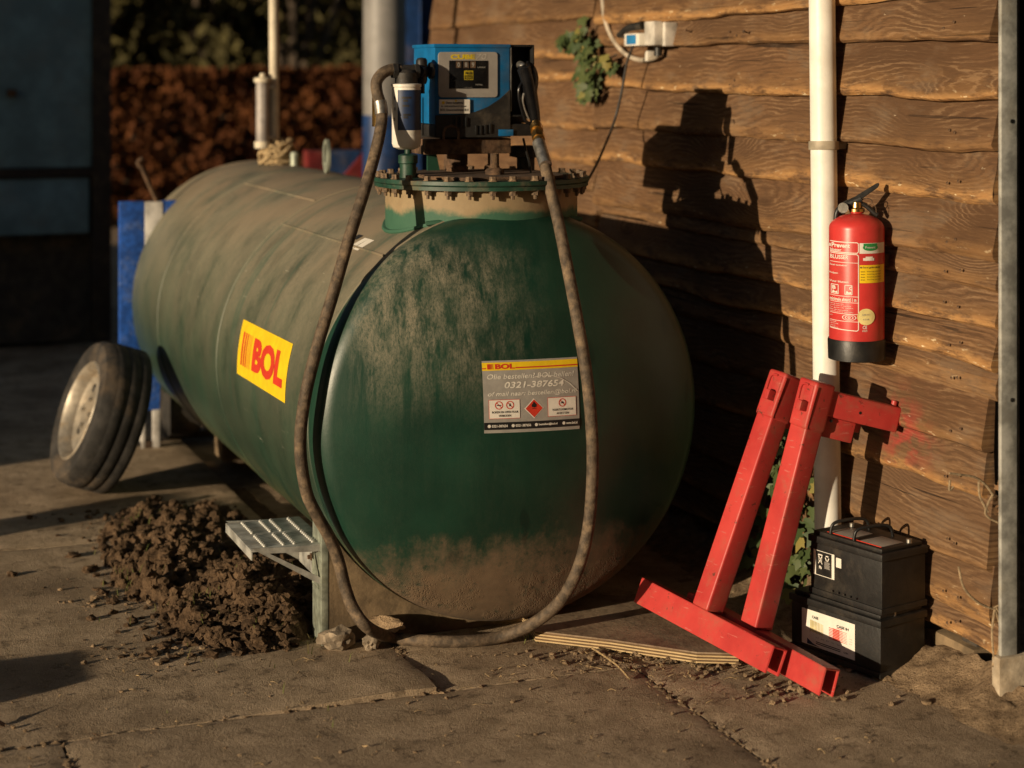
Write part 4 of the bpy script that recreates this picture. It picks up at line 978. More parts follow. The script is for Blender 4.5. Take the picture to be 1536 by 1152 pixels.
tag(m.build('rope_bundle', 'rag', smooth=50), 'frayed tan rope bundled round the foot of the ivory vent pipe', 'rope')
m = MB(); p = at(442, 246, y=vy - .1); m.lathe([(.022, vz - .02), (.022, vz + .05), (.016, vz + .06), (0, vz + .06)], (p.x, vy - .1, 0), n=16); m.build('pipe_stub', 'galv_post', tank)

# ------------------------------------------------------------------ galvanised step on the saddle
zs = at(493, 815, y=.07).z; xs0 = at(377, 821, y=.07).x; xs1 = at(494, 815, y=.07).x; ys1 = .43
stp = thing('metal_step', (-.6, .1, 0), 'galvanised step plate with raised teeth on a triangular bracket left of the tank', 'step')
m = MB(); m.box((xs0, .072, zs - .006), (xs1, ys1, zs), .0015); m.box((xs0, .071, zs - .030), (xs0 + .005, ys1, zs - .0062), .0015); m.build('tread', 'galv', stp)
tt = MB(); tt.lathe([(.0060, 0), (.0056, .004), (.0026, .007), (.0020, .003)], n=10)
t0 = None; W_ = xs1 - xs0
for (u, v0_, v1_) in ((.20, .08, .44), (.20, .56, .94), (.44, .08, .44), (.44, .56, .94), (.58, .08, .44), (.58, .56, .94), (.82, .08, .46), (.82, .54, .94)):
    for k in range(8):
        loc = (xs0 + W_ * u, .075 + (ys1 - .08) * (v0_ + (v1_ - v0_) * k / 7), zs)
        if t0 is None: t0 = tt.build('raised_tooth', 'galv', stp); t0.location = loc
        else: again(t0, loc)
def side(y0):
    m = MB(); P = lambda u, v: at(u, v, y=.07)
    A_ = P(377, 823); B_ = P(494, 818); C_ = P(494, 884); D_ = P(481, 866.5); E_ = P(481, 827); G_ = P(404, 830.5)
    for quad in ((A_, B_, E_, G_), (B_, C_, D_, E_), (A_, G_, D_, C_)): m.prism([(q.x, q.z) for q in quad], lambda u, v, h: (u, h, v), y0, y0 + .005)
    return m
side(.071).build('side_bracket', 'galv', stp); side(ys1 - .006).build('side_bracket', 'galv', stp)
m = MB(); m.box((xs1 - .004, .078, zs - .14), (xs1, ys1 - .01, zs - .008), .001); m.build('back_plate', 'galv', stp)
for dy, dz in ((.10, .055), (.17, .085), (.25, .055)):
    m = MB(); m.lathe([(.012, 0), (.012, .007), (.007, .008), (.007, .016), (0, .016)], (xs1 - .004, .08 + dy, zs - dz), (-1, 0, 0), 6); m.build('bolt', 'rust', stp)
m = MB(); m.box((xs1, .09, zs - .14), (-.5781, .16, zs - .02), .002); m.build('mounting_lug', 'galv_post', stp)
# ------------------------------------------------------------------ downpipe
pr_ = .0415
pt_ = atw(1233, 0, -.085); pb_ = atw(1242, 800, -.10); pdv = (pt_ - pb_) / (pt_.z - pb_.z)
pf = pb_ + pdv * (0 - pb_.z); pu = pb_ + pdv * (2.65 - pb_.z)
dp = thing('downpipe', (pf.x, pf.y, 0), 'tall ivory plastic downpipe standing in front of the plank wall', 'downpipe')
m = MB(); m.lathe([(pr_, 0), (pr_, 2.65)], pf, pdv, 40); m.build('pipe', 'pvc', dp)
pc = pb_ + pdv * (at(1240, 219, y=pb_.y).z - pb_.z)
m = MB(); m.lathe([(pr_, -.014), (pr_ + .006, -.013), (pr_ + .006, .013), (pr_, .014)], pc, pdv, 40); m.box((pc.x + pr_, pc.y - .012, pc.z - .012), (wallx(pc.y) - .005, pc.y + .012, pc.z + .012), .002); m.build('clip', 'pvc_clip', dp)

# ------------------------------------------------------------------ fire extinguisher
ec = atw(1285, 430, -.128); er = (at(1325.5, 430, y=ec.y).x - at(1245.5, 430, y=ec.y).x) / 2 * .885
EZ = lambda py: at(1285, py, y=ec.y).z
ex = thing('fire_extinguisher', (ec.x, ec.y, EZ(535)), 'red fire extinguisher with black base hanging in front of the ivory downpipe', 'fire extinguisher')
zB, zT, zC = EZ(508), EZ(342), EZ(320)
def spindle(prof, name, mat, parent=ex, n=56): m = MB(); m.lathe(prof, (ec.x, ec.y, 0), n=n); return m.build(name, mat, parent)
dm = [(er * math.cos(t), zT + (zC - zT) * math.sin(t)) for t in [R(90) * i / 10 for i in range(10)]]
spindle([(0, zB - .01), (er, zB - .01), (er, zT)] + dm[1:] + [(.021, zC + .001), (.021, zC + .006)], 'cylinder', 'red_ext')
spindle([(er * .96, EZ(538)), (er * 1.03, EZ(537)), (er * 1.05, zB - .002), (er * 1.03, zB + .003), (er, zB + .003)], 'base_skirt', 'black')
spindle([(.021, zC + .004), (.024, zC + .006), (.024, zC + .014), (.017, zC + .018), (.015, zC + .034), (0, zC + .034)], 'neck', 'brass')
cd = Vector((CAM.x - ec.x, CAM.y - ec.y)).normalized(); ea = math.atan2(cd.y, cd.x)
rt = Vector((-cd.y, cd.x, 0))            # to the right as one stands before it
fw = Vector((cd.x, cd.y, 0))
E0 = Vector((ec.x, ec.y, 0))
def ep(u, f, z): return E0 + rt * u + fw * f + Vector((0, 0, z))
m = MB(); zv = zC + .03
m.tube([ep(-.030, 0, zv - .006), ep(-.008, 0, zv + .004), ep(.014, 0, zv + .014)], .014, 12, 4)
m.rod(ep(-.042, .004, zv - .016), ep(-.042, .022, zv - .016), .014, n=18)
m.build('valve', 'black', ex)
m = MB(); m.rod(ep(-.040, .020, zv - .012), ep(-.040, .030, zv - .012), .0155, n=20); m.build('gauge', 'steel', ex)
m = MB(); m.prism([(-.012, .012), (.0, .024), (.060, .062), (.068, .062), (.064, .050), (.01, .010)], lambda u, v, h: ep(u, h, zv + v), -.010, .010, .002); m.build('squeeze_lever', 'black', ex)
m = MB(); m.tube([ep(-.005, 0, zv + .002), ep(.024, 0, zv - .004), ep(.050, 0, zv - .026), ep(.062, 0, zv - .034)], .0075, 8, 5); m.build('carry_handle', 'black', ex)
m = MB(); m.tube([ep(.030 + .016 * math.cos(t), .004, zv + .006 + .010 * math.sin(t)) for t in [R(36) * i for i in range(11)]], .0018, 6, 2); m.tube([ep(.044, .004, zv + .002), ep(.056, .006, zv - .010), ep(.058, .004, zv - .034)], .0012, 6, 3); m.build('safety_pin', 'rust', ex)
m = MB(); m.tube([ep(-.032, -.01, zv), ep(-.056, 0, zv - .022), ep(-.062, .0, zv - .06), ep(-.058 * 1.0, .0, zC - .10)], .008, 10, 5); m.build('hose', 'black', ex)
m = MB(); m.box((ec.x + er * .6, ec.y - .02, zT - .12), (wallx(ec.y) - .012, ec.y + .02, zT - .08), .002); m.build('wall_hook', 'rust', ex)
def on_ex(d):
    def f(px, py):                       # px, py: place on the front of the cylinder, in picture units of the label drawing
        u = (px - 1285.5) / 40.0 
        a = ea + math.asin(max(-.999, min(.999, u))); return Vector((ec.x + (er + d) * math.cos(a), ec.y + (er + d) * math.sin(a), EZ(py)))
    return f
q1, q2 = on_ex(.0008), on_ex(.0014)
lab = MB()
def line(m, pts, wd, fn):
    for a_, b_ in zip(pts, pts[1:]):
        n = max(1, int(math.hypot(b_[0] - a_[0], b_[1] - a_[1]) / 4))
        for k in range(n): seg(m, (a_[0] + (b_[0] - a_[0]) * k / n, a_[1] + (b_[1] - a_[1]) * k / n), (a_[0] + (b_[0] - a_[0]) * (k + 1) / n, a_[1] + (b_[1] - a_[1]) * (k + 1) / n), wd, fn)
line(lab, [(1248, 360), (1286, 360.5), (1288, 362), (1288, 374), (1286, 376), (1248, 375)], 1.2, q1)
line(lab, [(1248, 377), (1286, 378), (1288, 380), (1288, 489), (1286, 491), (1248, 489)], 1.2, q1)
for yy in (390, 440, 449, 466, 477): line(lab, [(1248, yy), (1288, yy + .6)], .7, q1)
lb = lab.build('instruction_label', 'ink_white', ex, smooth=0)
m = MB(); letters(m, 'Prevent', 1250, 368.5, 1276, 362, q1, .03); letters(m, 'e', 1246.5, 368.5, 1249, 363.5, q1, .03); letters(m, 'blusser', 1248, 374, 1264, 370, q1, .02)
letters(m, 'BLUSSER', 1248, 385.5, 1274, 379.5, q1, .02)
letters(m, 'Zegel wegtrekken', 1247, 396.5, 1272, 393.5, q1, .02); letters(m, 'Knijpen', 1247, 408.5, 1259, 405.5, q1, .02); letters(m, 'Vuur blussen', 1247, 420.5, 1274, 417.5, q1, .02)
for cx in (1254, 1273.5):
    line(m, [(cx - 4.5, 424), (cx + 5.5, 424), (cx + 5.5, 437.5), (cx - 4.5, 437.5), (cx - 4.5, 424)], .9, q1)
    poly(m, [(cx - 3.5, 436.5), (cx + 4.5, 436.5), (cx + 4, 433), (cx + 1, 434.5), (cx - 2, 432)], q1)
letters(m, 'B', 1251, 431, 1256, 425.5, q1, .04); letters(m, 'C', 1275, 431, 1279.5, 425.5, q1, .04)
letters(m, 'minimale afstand 1 m', 1247.5, 447.8, 1285, 442.5, q1, .02)
for k, (yy, L) in enumerate(((452, 20), (455, 30), (458, 33), (461, 26), (464, 33), (470, 4), (479, 9), (482, 12), (485, 8), (487.5, 12))): letters(m, ['lees de instructies', 'onderhoud jaarlijks', 'na gebruik vullen'][k % 3], 1247.5, yy + .9, 1247.5 + L, yy - .9, q1)
disc(m, 1275, 471.5, 10, q1, 28, 8.9, .45); disc(m, 1275, 471.5, 6, q1, 24, 5, .5); disc(m, 1275, 471.5, 2, q1, 12, 1.1, .8)
letters(m, 'CE', 1294, 488, 1300, 483, q1, .02); letters(m, '0029', 1293.5, 492, 1300.5, 489.5, q1)
m.build('lettering', 'ink_white', lb, smooth=0)
m = MB(); patch(m, 1289.5, 376.5, 1324, 361, q1, 12, 2); wl = m.build('maker_label', 'ink_white', ex)
m = MB(); disc(m, 1304.5, 367.5, 10.5, q2, 26, None, .48); patch(m, 1295, 367, 1314, 361.6, q2, 6, 1); m.build('green_emblem', 'green_ink', wl, smooth=0)
m = MB(); letters(m, 'Prevent', 1297.5, 369, 1311.5, 365.5, on_ex(.002), .0); m.build('lettering', 'ink_white', wl, smooth=0)
m = MB(); patch(m, 1294.5, 387, 1310, 383, q1, 6, 1); patch(m, 1298, 383, 1308, 381, q1, 4, 1); m.build('silver_seal', 'lab_white', ex, smooth=0)
m = MB(); patch(m, 1289.5, 420, 1324, 393.5, q1, 12, 2); yl = m.build('inspection_label', 'yellow', ex)
m = MB()
letters(m, 'Eerst gebruiken', 1294, 399, 1318, 395.5, q2, .01); disc(m, 1291.5, 397, 1.4, q2, 10)
for yy in (402, 406, 410, 414): letters(m, 'datum', 1291, yy + 2, 1297, yy, q2); letters(m, 'keuring paraaf', 1300, yy + 2, 1319, yy, q2)
m.build('lettering', 'rust', yl, smooth=0)
m = MB(); disc(m, 1298.5, 470, 12.2, q2, 30); rd = m.build('service_roundel', 'yel_old', ex, smooth=0)
m = MB(); letters(m, 'GARANT', 1293, 468, 1304.5, 465.5, on_ex(.002)); letters(m, 'KEUR', 1294.5, 475, 1303, 472.5, on_ex(.002)); m.build('lettering', 'lab_grey', rd, smooth=0)

# ------------------------------------------------------------------ two batteries stacked by the wall
def battery(name, corner, ang, L, D, H, z0, label, lid):
    """corner: its near right foot; L runs away to the left, D runs to the right"""
    ux = Vector((math.cos(ang), math.sin(ang), 0)); uy = Vector((ux.y, -ux.x, 0)); o = Vector((corner[0], corner[1], z0))
    P = lambda u, v, h: o + ux * u + uy * v + Vector((0, 0, h))
    T = Matrix(((ux.x, uy.x, 0, o.x), (ux.y, uy.y, 0, o.y), (0, 0, 1, o.z), (0, 0, 0, 1)))
    t = thing(name, tuple(P(L / 2, D / 2, 0)), label, 'battery', 'car batteries stacked at the foot of the wall')
    m = MB(); m.box((.006, .006, 0), (L - .006, D - .006, H - .034), .004, T); m.box((.003, .001, 0), (L - .003, D - .001, .018), .003, T); c = m.build('case', 'battery', t)
    m = MB(); m.box((0, 0, H - .033), (L, D, H - .012), .004, T); m.box((.012, .012, H - .0125), (L - .012, D - .012, H), .004, T); l = m.build('lid', 'battery', t)
    for k in range(5):
        mm = MB(); mm.rod(P(L * (.34 + .08 * k), .001, .026), P(L * (.34 + .08 * k), -.002, .026), .0035, n=8); mm.build('rivet', 'battery', t)
    return t, P, T, c, l
ANG = R(90 + 15)
cr = at(1321, 1013, z=.022)
b1, P1, T1, c1, l1 = battery('battery', (cr.x, cr.y), ANG, .365, .200, .178, .008, 'dusty black battery on the ground under another, with a white red and yellow striped label', 1)
S1 = lambda d: (lambda u, v: P1(.355 - u, -d + .006, v))
m = MB(); patch(m, .040, .028, .252, .132, S1(.0012)); lb1 = m.build('label', 'white_label', b1)
gw = S1(.0018)
m = MB()
for k in range(9): x = .075 + k * .0062; patch(m, x, .070 - .0005 * k, x + .0048 * (1 - k * .07), .104 - .0005 * k, gw)
m.build('yellow_stripe', 'yel_old', lb1, smooth=0)
m = MB()
for j in range(8):
    y = .066 + j * .0044
    patch(m, .166, y, .192, y + .0036 - .0, gw)
    patch(m, .150, y + .0007, .166, y + .0026, gw); patch(m, .192, y + .0007, .205, y + .0026, gw); patch(m, .205, y + .001, .222, y + .002, gw)
for j in range(3):
    for i in range(3): patch(m, .232 + i * .004, .070 + j * .007, .2335 + i * .004, .0715 + j * .007, gw)
patch(m, .181, .1035, .203, .1052, gw)
m.build('red_stripe', 'red_ink', lb1, smooth=0)
m = MB(); letters(m, 'CASE', .082, .110, .108, .118, gw, .035); letters(m, 'CASE IH', .181, .1065, .228, .1145, gw, .035); letters(m, 'CNH', .208, .038, .226, .043, gw, .03)
for i in range(6): letters(m, ['12 V', '100 Ah', '850 A'][i % 3], .098 + i * .021, .055, .109 + i * .021, .0585, gw)
letters(m, '7', .073, .0655, .0755, .072, gw, .02)
for j in range(2): patch(m, .098, .0375 + j * .005, .196, .0400 + j * .005, gw)
m.build('lettering', 'black_ink', lb1, smooth=0)
m = MB(); poly(m, [(.0622, .0305), (.115, .0305), (.085, .036), (.0622, .047)], gw); m.build('blue_corner', 'navy', lb1, smooth=0)
m = MB(); q = P1(.030, .04, .178 - .014); m.lathe([(.011, 0), (.011, .010), (.009, .016), (.009, .026), (.005, .029), (0, .029)], q, n=18); m.build('terminal_cap', 'red_ink', b1)
m = MB(); q = P1(.020, .075, .178 - .014); m.lathe([(.009, 0), (.0085, .022), (0, .022)], q, n=16); m.build('terminal', 'steel', b1)
q0 = at(1327, 916, y=P1(.03, .02, 0).y)
A2 = R(90 + 13.5); cr2 = P1(.004, .010, 0)
b2, P2, T2, c2, l2 = battery('battery', (cr2.x, cr2.y), A2, .300, .192, .186, .1865, 'black battery with two arched carrying handles lying on top of the other one', 2)
S2 = lambda d: (lambda u, v: P2(.292 - u, -d + .006, v))
gw = S2(.0012); 
m = MB(); patch(m, .012, .058, .022, .132, gw); patch(m, .087, .058, .098, .132, gw); patch(m, .022, .130, .087, .1315, gw); patch(m, .022, .058, .087, .0597, gw); lb2 = m.build('warning_label', 'white_label', b2, smooth=0)
m = MB()                              # crossed-out bin, Pb, recycling ring, small print, square code patch left plain
bx0, by0 = .040, .107
seg(m, (bx0 - .009, by0 + .013), (bx0 + .008, by0 - .014), .0022, gw); seg(m, (bx0 + .009, by0 + .013), (bx0 - .008, by0 - .014), .0022, gw)
poly(m, [(bx0 - .010, by0 + .011), (bx0 + .010, by0 + .011), (bx0 + .008, by0 + .0145), (bx0 - .008, by0 + .0145)], gw)
seg(m, (bx0 - .0075, by0 + .011), (bx0 - .005, by0 - .008), .0013, gw); seg(m, (bx0 + .0075, by0 + .011), (bx0 + .005, by0 - .008), .0013, gw); seg(m, (bx0 - .005, by0 - .008), (bx0 + .005, by0 - .008), .0013, gw)
letters(m, 'Pb', bx0 - .005, .078, bx0 + .006, .087, gw, .03)
for k in range(3):
    a_ = R(90 + 120 * k); cx, cy_ = .068 + .0055 * math.cos(a_), .114 + .0062 * math.sin(a_)
    t_ = a_ + PI / 2; seg(m, (cx - .0055 * math.cos(t_), cy_ - .006 * math.sin(t_)), (cx + .0055 * math.cos(t_), cy_ + .006 * math.sin(t_)), .0032, gw)
m.build('symbol', 'white_label', lb2, smooth=0)
m = MB()
for j in range(8): patch(m, .057, .083 + j * .0027, .080 - (j % 3) * .0016, .0846 + j * .0027, gw)
m.build('print_line', 'lab_grey', lb2, smooth=0)
m = MB(); patch(m, .105, .098, .126, .126, gw); m.build('code_sticker', 'white_label', b2, smooth=0)
m = MB(); patch(m, .03, .0, .26, .0, gw) if False else None
def handle(v):
    m = MB(); h = .186
    m.tube([P2(.217 + v[0], .02, h - .03), P2(.215 + v[0], .022, h + .01), P2(.210 + v[0], .03, h + .030), P2(.200 + v[0], .06, h + .037), P2(.192 + v[0], .115, h + .036), P2(.186 + v[0], .14, h + .028), P2(.184 + v[0], .148, h + .006), P2(.184 + v[0], .15, h - .025)], .0048, 10, 5)
    return m.build('handle', 'black', b2)
handle((.010,)); handle((-.085,))
m = MB(); m.box((.03, .03, .1862), (.115, .12, .1875), .0005, T2); m.box((.150, .03, .1862), (.24, .12, .1875), .0005, T2); tl = m.build('top_label', 'rust_pink' if 'rust_pink' in M else 'lab_grey', b2)
m = MB(); m.box((.028, .026, .1862), (.245, .0285, .1878), .0003, T2); m.build('red_edge', 'red_ink', b2)
for u, v in ((.022, .135), (.25, .135)):
    m = MB(); m.lathe([(.009, 0), (.0085, .020), (0, .020)], P2(u, v, .176), n=16); m.build('terminal', 'steel', b2)

# ------------------------------------------------------------------ two red stands leaning on the wall
def stand(org, yaw, lean, pitch, label, z=.002):
    t = thing('support_stand', (org[0], org[1], 0), label, 'stand', 'red steel stands leaning by the downpipe')
    # local frame: x to the wall, y along the foot bar, z up; the bar has tipped on to its wall-side lower edge
    Tm = Matrix.Translation((org[0], org[1], z)) @ Matrix.Rotation(R(yaw), 4, 'Z') @ Matrix.Rotation(R(lean), 4, 'Y') @ Matrix.Rotation(R(pitch), 4, 'X') @ Matrix.Translation((-.028, .339, 0))
    m = MB(); y0, y1, wd, hb, th = -.339, .299, .028, .078, .006
    prof = [(-wd, 0), (-wd, hb), (wd, hb), (wd, 0), (wd - th, 0), (wd - th, hb - th), (-wd + th, hb - th), (-wd + th, 0)]
    m.prism(prof, lambda u, v, h: tuple(Tm @ Vector((u, h, v))), y0, y1, .0018); m.build('foot_bar', 'red', t)
    m = MB(); m.box((-.034, -.036, hb + .001), (.034, .036, .79), .007, Tm, 3); m.build('upright', 'red', t)
    m = MB(); m.box((-.0385, -.0405, .672), (.0385, .0405, .815), .011, Tm, 3); slv = m.build('sleeve', 'red', t)
    m = MB(); m.box((-.0405, -.030, .752), (-.037, .006, .800), .002, Tm); m.box((-.066, -.024, .722), (-.0388, -.002, .752), .003, Tm); m.tube([Tm @ Vector(q) for q in ((-.0415, .02, .752), (-.0415, .02, .79), (-.0415, .008, .80), (-.0415, -.01, .80))], .003, 6, 4); m.build('latch', 'red', slv)
    m = MB(); m.tube([Tm @ Vector(q) for q in ((-.035, -.0375, .674), (-.035, -.0385, .73), (-.033, -.039, .80))], .004, 6, 3); m.build('weld_bead', 'red', slv)
    # arm: two plates towards the wall
    Ta = Tm @ Matrix.Rotation(R(-13), 4, 'Z')
    m = MB(); m.box((.040, -.022, .722), (.288, .022, .798), .007, Ta, 3); arm = m.build('arm', 'red', t)
    m = MB(); m.box((.042, -.012, .660), (.152, .012, .7215), .004, Ta); m.build('arm_gusset', 'red', t)
    for u, v in ((.150, .755), (.062, .712)):
        m = MB(); a_ = Ta @ Vector((u, -.0228, v)); b_ = Ta @ Vector((u, -.018, v)); m.rod(a_, b_, .0045, n=12); m.build('pin_hole', 'black', arm)
    m = MB(); m.rod(Ta @ Vector((.268, 0, .797)), Ta @ Vector((.268, 0, .812)), .009, n=12); m.build('knob', 'red', arm)
    return t
s1 = stand((.522, -.778), 11.6, 21.4, 4.0, 'red steel stand further left, its foot bar reaching out over the plywood board', .033)
s2 = stand((.625, -.899), 11.1, 14.5, 5.0, 'red steel stand nearest the stacked batteries, with its arm reaching right across the planks')

# ------------------------------------------------------------------ plywood board
pw = thing('plywood_board', (.35, .1, 0), 'weathered plywood board lying on the ground beside the tank', 'board')
A_, B_, C_, D_ = at(803, 946, z=.036), at(1045, 978, z=.036), at(1000, 902, z=.03), at(868, 915, z=.035)
C_ = at(1075, 905, z=.03); D_ = Vector((.12, .30, .034)); E_ = at(1108, 985, z=.026)
ol = [A_, at(915, 962, z=.030), B_, E_, C_, D_]
NL = 7
for k in range(NL):
    m = MB(); i0 = .004 + .003 * (k % 2); z0, z1 = k * .0046, (k + 1) * .0046
    m.prism([(p.x, p.y) for p in ol], lambda u, v, h: (u + (.0016 * (k % 2)), v + .0022 * (k % 2), h + .0 ), .004 + z0, .004 + z1 - .0003); m.build('veneer', 'ply_top' if k == NL - 1 else ('ply_edge' if k % 2 == 0 else 'ply_dark'), pw, smooth=0)
# stones by the saddle
def stone(px, py, z, r, sq, seed, label, name='stone'):
    random.seed(seed); p = at(px, py, z=z); m = MB(); m.ico(p, r, 3, sq, .35); o = m.build(name, 'stone', smooth=25); return tag(o, label, 'stone')
stone(506, 958, .030, .046, (1.15, .8, .72), 11, 'rough pebbly concrete lump against the foot of the tank saddle')
stone(558, 963, .018, .030, (1.1, .9, .9), 12, 'small pebbly concrete lump wedged under the black hose')
random.seed(13)
p = at(578, 935, y=.03); m = MB(); m.ico(p, .052, 3, (1.2, .5, .45), .25); tag(m.build('stone', 'soil_light', smooth=30), 'flat brown stone leaning on the saddle plate behind the hose', 'stone')
# dark litter: rubble along the wall foot
random.seed(21)
for k, (px, py, r, lb) in enumerate(((1452, 1000, .034, 'crumbled concrete lump at the end of the plank wall footing'), (1408, 1000, .022, 'small dusty stone in the shade beside the stacked batteries'), (1476, 1004, .022, 'dusty stone between the wall end and the steel post'))):
    p = at(px, py, z=.012); m = MB(); m.ico(p, r, 2, (1.2, 1, .8), .35); tag(m.build('stone', 'soil_light', smooth=30), lb, 'stone')
p = at(1500, 1015, z=.01); q = at(1536, 1040, z=.01); m = MB(); m.box((-.012, 0, 0), (.012, (q - p).length, .018), .002, Matrix.Translation(p) @ Matrix.Rotation(math.atan2(-(q - p).x, (q - p).y), 4, 'Z')); tag(m.build('batten', 'bark', smooth=40), 'short dark batten lying in front of the steel post', 'batten')

# ------------------------------------------------------------------ socket box, conduit and cable on the wall
jb = atw(985, 50, -.06)
J = lambda px, py, off=-.06: atw(px, py, off)
sb = thing('socket_box', tuple(J(985, 52, -.02)), 'grey outdoor socket box with a plug under its raised lid, high on the plank wall', 'socket box')
wj = wallx(jb.y)
yA, yB = J(1003, 50).y, J(972, 50).y; z1_, z0_ = J(985, 34).z, J(985, 70).z
m = MB(); m.box((wj - .075, yA, z0_), (wj - .022, (yA + yB) / 2 + .02, z1_), .006); m.box((wj - .11, yA + .02, z0_ + .004), (wj - .0755, (yA + yB) / 2 + .02, z1_ + .004), .005); m.build('box', 'jbox', sb)
m = MB(); m.box((wj - .13, (yA + yB) / 2 + .022, z0_ + .003), (wj - .05, yB + .07, z0_ + .052), .006); pl_ = m.build('socket', 'ink_white', sb)
m = MB(); m.box((wj - .1315, (yA + yB) / 2 + .05, z0_ + .010), (wj - .129, yB + .045, z0_ + .046), .002); m.box((wj - .12, yB + .0705, z0_ + .010), (wj - .06, yB + .0725, z0_ + .046), .002); m.build('blue_face', 'sock_blue', pl_)
m = MB(); m.tube([Vector((wj - .11, yB - .06, z1_ - .01)), Vector((wj - .13, yB + .03, z1_ - .02)), Vector((wj - .13, yB + .12, z1_ - .045))], .016, 10, 4, rf=lambda t: 1.1 - .5 * t); m.build('lid_and_plug', 'black_dusty', sb)
m = MB(); m.rod((wj - .05, (yA + yB) / 2 + .02, z0_ - .035), (wj - .05, (yA + yB) / 2 + .02, z0_), .016, n=14); m.build('cable_gland', 'black', sb)
m = MB(); m.tube([atw(902, -40, -.03), atw(904, 0, -.03), atw(908, 30, -.032), atw(920, 60, -.035), atw(940, 82, -.035), atw(962, 90, -.04), atw(982, 87, -.045), Vector((wj - .05, (yA + yB) / 2 + .02, z0_ - .03))], .0095, 10, 6)
tag(m.build('conduit', 'cable'), 'pale grey cable curving along the planks down to the socket box', 'cable')
m = MB(); p = atw(976, 84, -.035); m.box((p.x - .02, p.y - .012, p.z - .02), (p.x + .012, p.y + .012, p.z + .02), .004); m.build('cable_clip', 'ink_white', sb)
m = MB(); m.tube([Vector((wj - .13, yB + .10, z1_ - .05)), atw(950, 62, -.12), atw(940, 95, -.13), atw(932, 140, -.14), atw(922, 180, -.16), at(910, 212, x=.82), at(893, 250, x=.62), at(872, 284, x=.42), at(850, 300, x=.30)], .0048, 8, 7)
tag(m.build('supply_lead', 'black_dusty'), 'thin dark lead running from the socket box down to the tank manhole', 'cable')

# ------------------------------------------------------------------ ivy
def ivy_leaf_mesh(seed):
    rnd = random.Random(seed); out = []
    shape = [(0, 0), (.30, -.10), (.52, .02), (.40, .22), (.62, .48), (.30, .52), (.16, .74), (0, 1.05), (-.16, .74), (-.30, .52), (-.62, .48), (-.40, .22), (-.52, .02), (-.30, -.10)]
    vs = [(0, .38, .0)] + [(x * (1 + rnd.uniform(-.1, .1)), y * (1 + rnd.uniform(-.06, .06)), -.16 * abs(x) - .10 * (y - .4) ** 2 + rnd.uniform(-.03, .03)) for x, y in shape]
    n = len(shape); m = MB(); m.add(vs, [(0, i + 1, (i + 1) % n + 1) for i in range(n)]); return m
leafproto = {}
def ivy(root, label, spots, stems, seed, size, old=.1):
    t = thing('ivy_plant', root, label, 'ivy'); rnd = random.Random(seed)
    for s_ in stems:
        m = MB(); m.tube(s_, .0045, 6, 5); m.build('stem', 'bark', t)
    for p in spots:
        k = rnd.randrange(3); mt = 'ivy_old' if rnd.random() < old else 'ivy'
        key = (seed, k, mt)
        s_ = size * rnd.uniform(.6, 1.25)
        # tip hangs down, face turned out of the wall and up a little
        n_ = Vector((-1, rnd.gauss(-.25, .4), rnd.gauss(.35, .35))).normalized(); d_ = Vector((rnd.gauss(0, .25), rnd.gauss(0, .45), -1)); d_ = (d_ - n_ * d_.dot(n_)).normalized(); x_ = d_.cross(n_)
        if key not in leafproto:
            o = ivy_leaf_mesh(seed * 7 + k).build('leaf', mt, t, smooth=60); leafproto[key] = o
        else: o = leafproto[key].copy(); C.objects.link(o)
        mtx = Matrix((x_, d_, n_)).transposed().to_4x4(); mtx.translation = p
        o.location = p; o.rotation_euler = mtx.to_euler(); o.scale = (s_, s_, s_)
    return t
rnd = random.Random(5); sp = []
for _ in range(105):
    px, py, wd = rnd.choice([(868, 45, 20), (878, 62, 18), (882, 85, 16), (860, 60, 16), (880, 118, 18), (892, 110, 14), (912, 88, 12), (875, 138, 14), (868, 105, 10), (845, 58, 8)])
    p = atw(px + rnd.gauss(0, wd * .45), py + rnd.gauss(0, wd * .5), -.05 - rnd.random() * .06); sp.append(p)
ivy(tuple(atw(880, 30, -.03)), 'hanging ivy tuft high on the plank wall, right of the blue dispenser', sp, [[atw(878, 26, -.03), atw(876, 60, -.05), atw(884, 100, -.05), atw(876, 145, -.06)], [atw(884, 100, -.05), atw(905, 92, -.05), atw(925, 82, -.06)]], 31, .050, .12)
sp = []
for _ in range(290):
    v = rnd.random(); py = 930 - 330 * v ** 1.3
    cx = 1150 + 40 * v; px = cx + rnd.gauss(0, 34 * (1 - .25 * v))
    px = max(1085, min(1235, px)); sp.append(atw(px, py, -.045 - rnd.random() * .07))
ivy((wallx(.2) - .05, .2, .02), 'climbing ivy growing up the wall behind the two red stands', sp, [[atw(1150 + a_, 935, -.05), atw(1155 + a_ * .6, 840, -.05), atw(1165 + a_ * .4, 740, -.05), atw(1180 + a_ * .3, 620, -.05)] for a_ in (-40, 0, 40)], 33, .048, .05)
# dry vine tangle between wall and post
dv = thing('dry_vine', tuple(at(1482, 1000, z=0)), 'dry leafless vine tangled between the wall end and the galvanised post', 'vine')
G = lambda px, py, y=-1.13: at(px, py, y=y)
for pts in ([(1424, 710), (1440, 712), (1462, 716), (1478, 727), (1489, 742)], [(1489, 742), (1478, 770), (1500, 785), (1522, 790)], [(1468, 722), (1470, 745), (1482, 768)], [(1438, 850), (1445, 880), (1462, 900), (1480, 910), (1492, 914)], [(1492, 914), (1500, 940), (1498, 975), (1488, 1000)], [(1494, 912), (1512, 945), (1510, 985), (1494, 1006)], [(1492, 914), (1488, 950), (1492, 1000)], [(1490, 912), (1506, 905), (1514, 903)], [(1430, 730), (1424, 735), (1425, 720)], [(1500, 785), (1512, 760), (1520, 757)]):
    m = MB(); m.tube([G(u, v) for u, v in pts], .0032, 6, 5); m.build('stem', 'twig', dv)
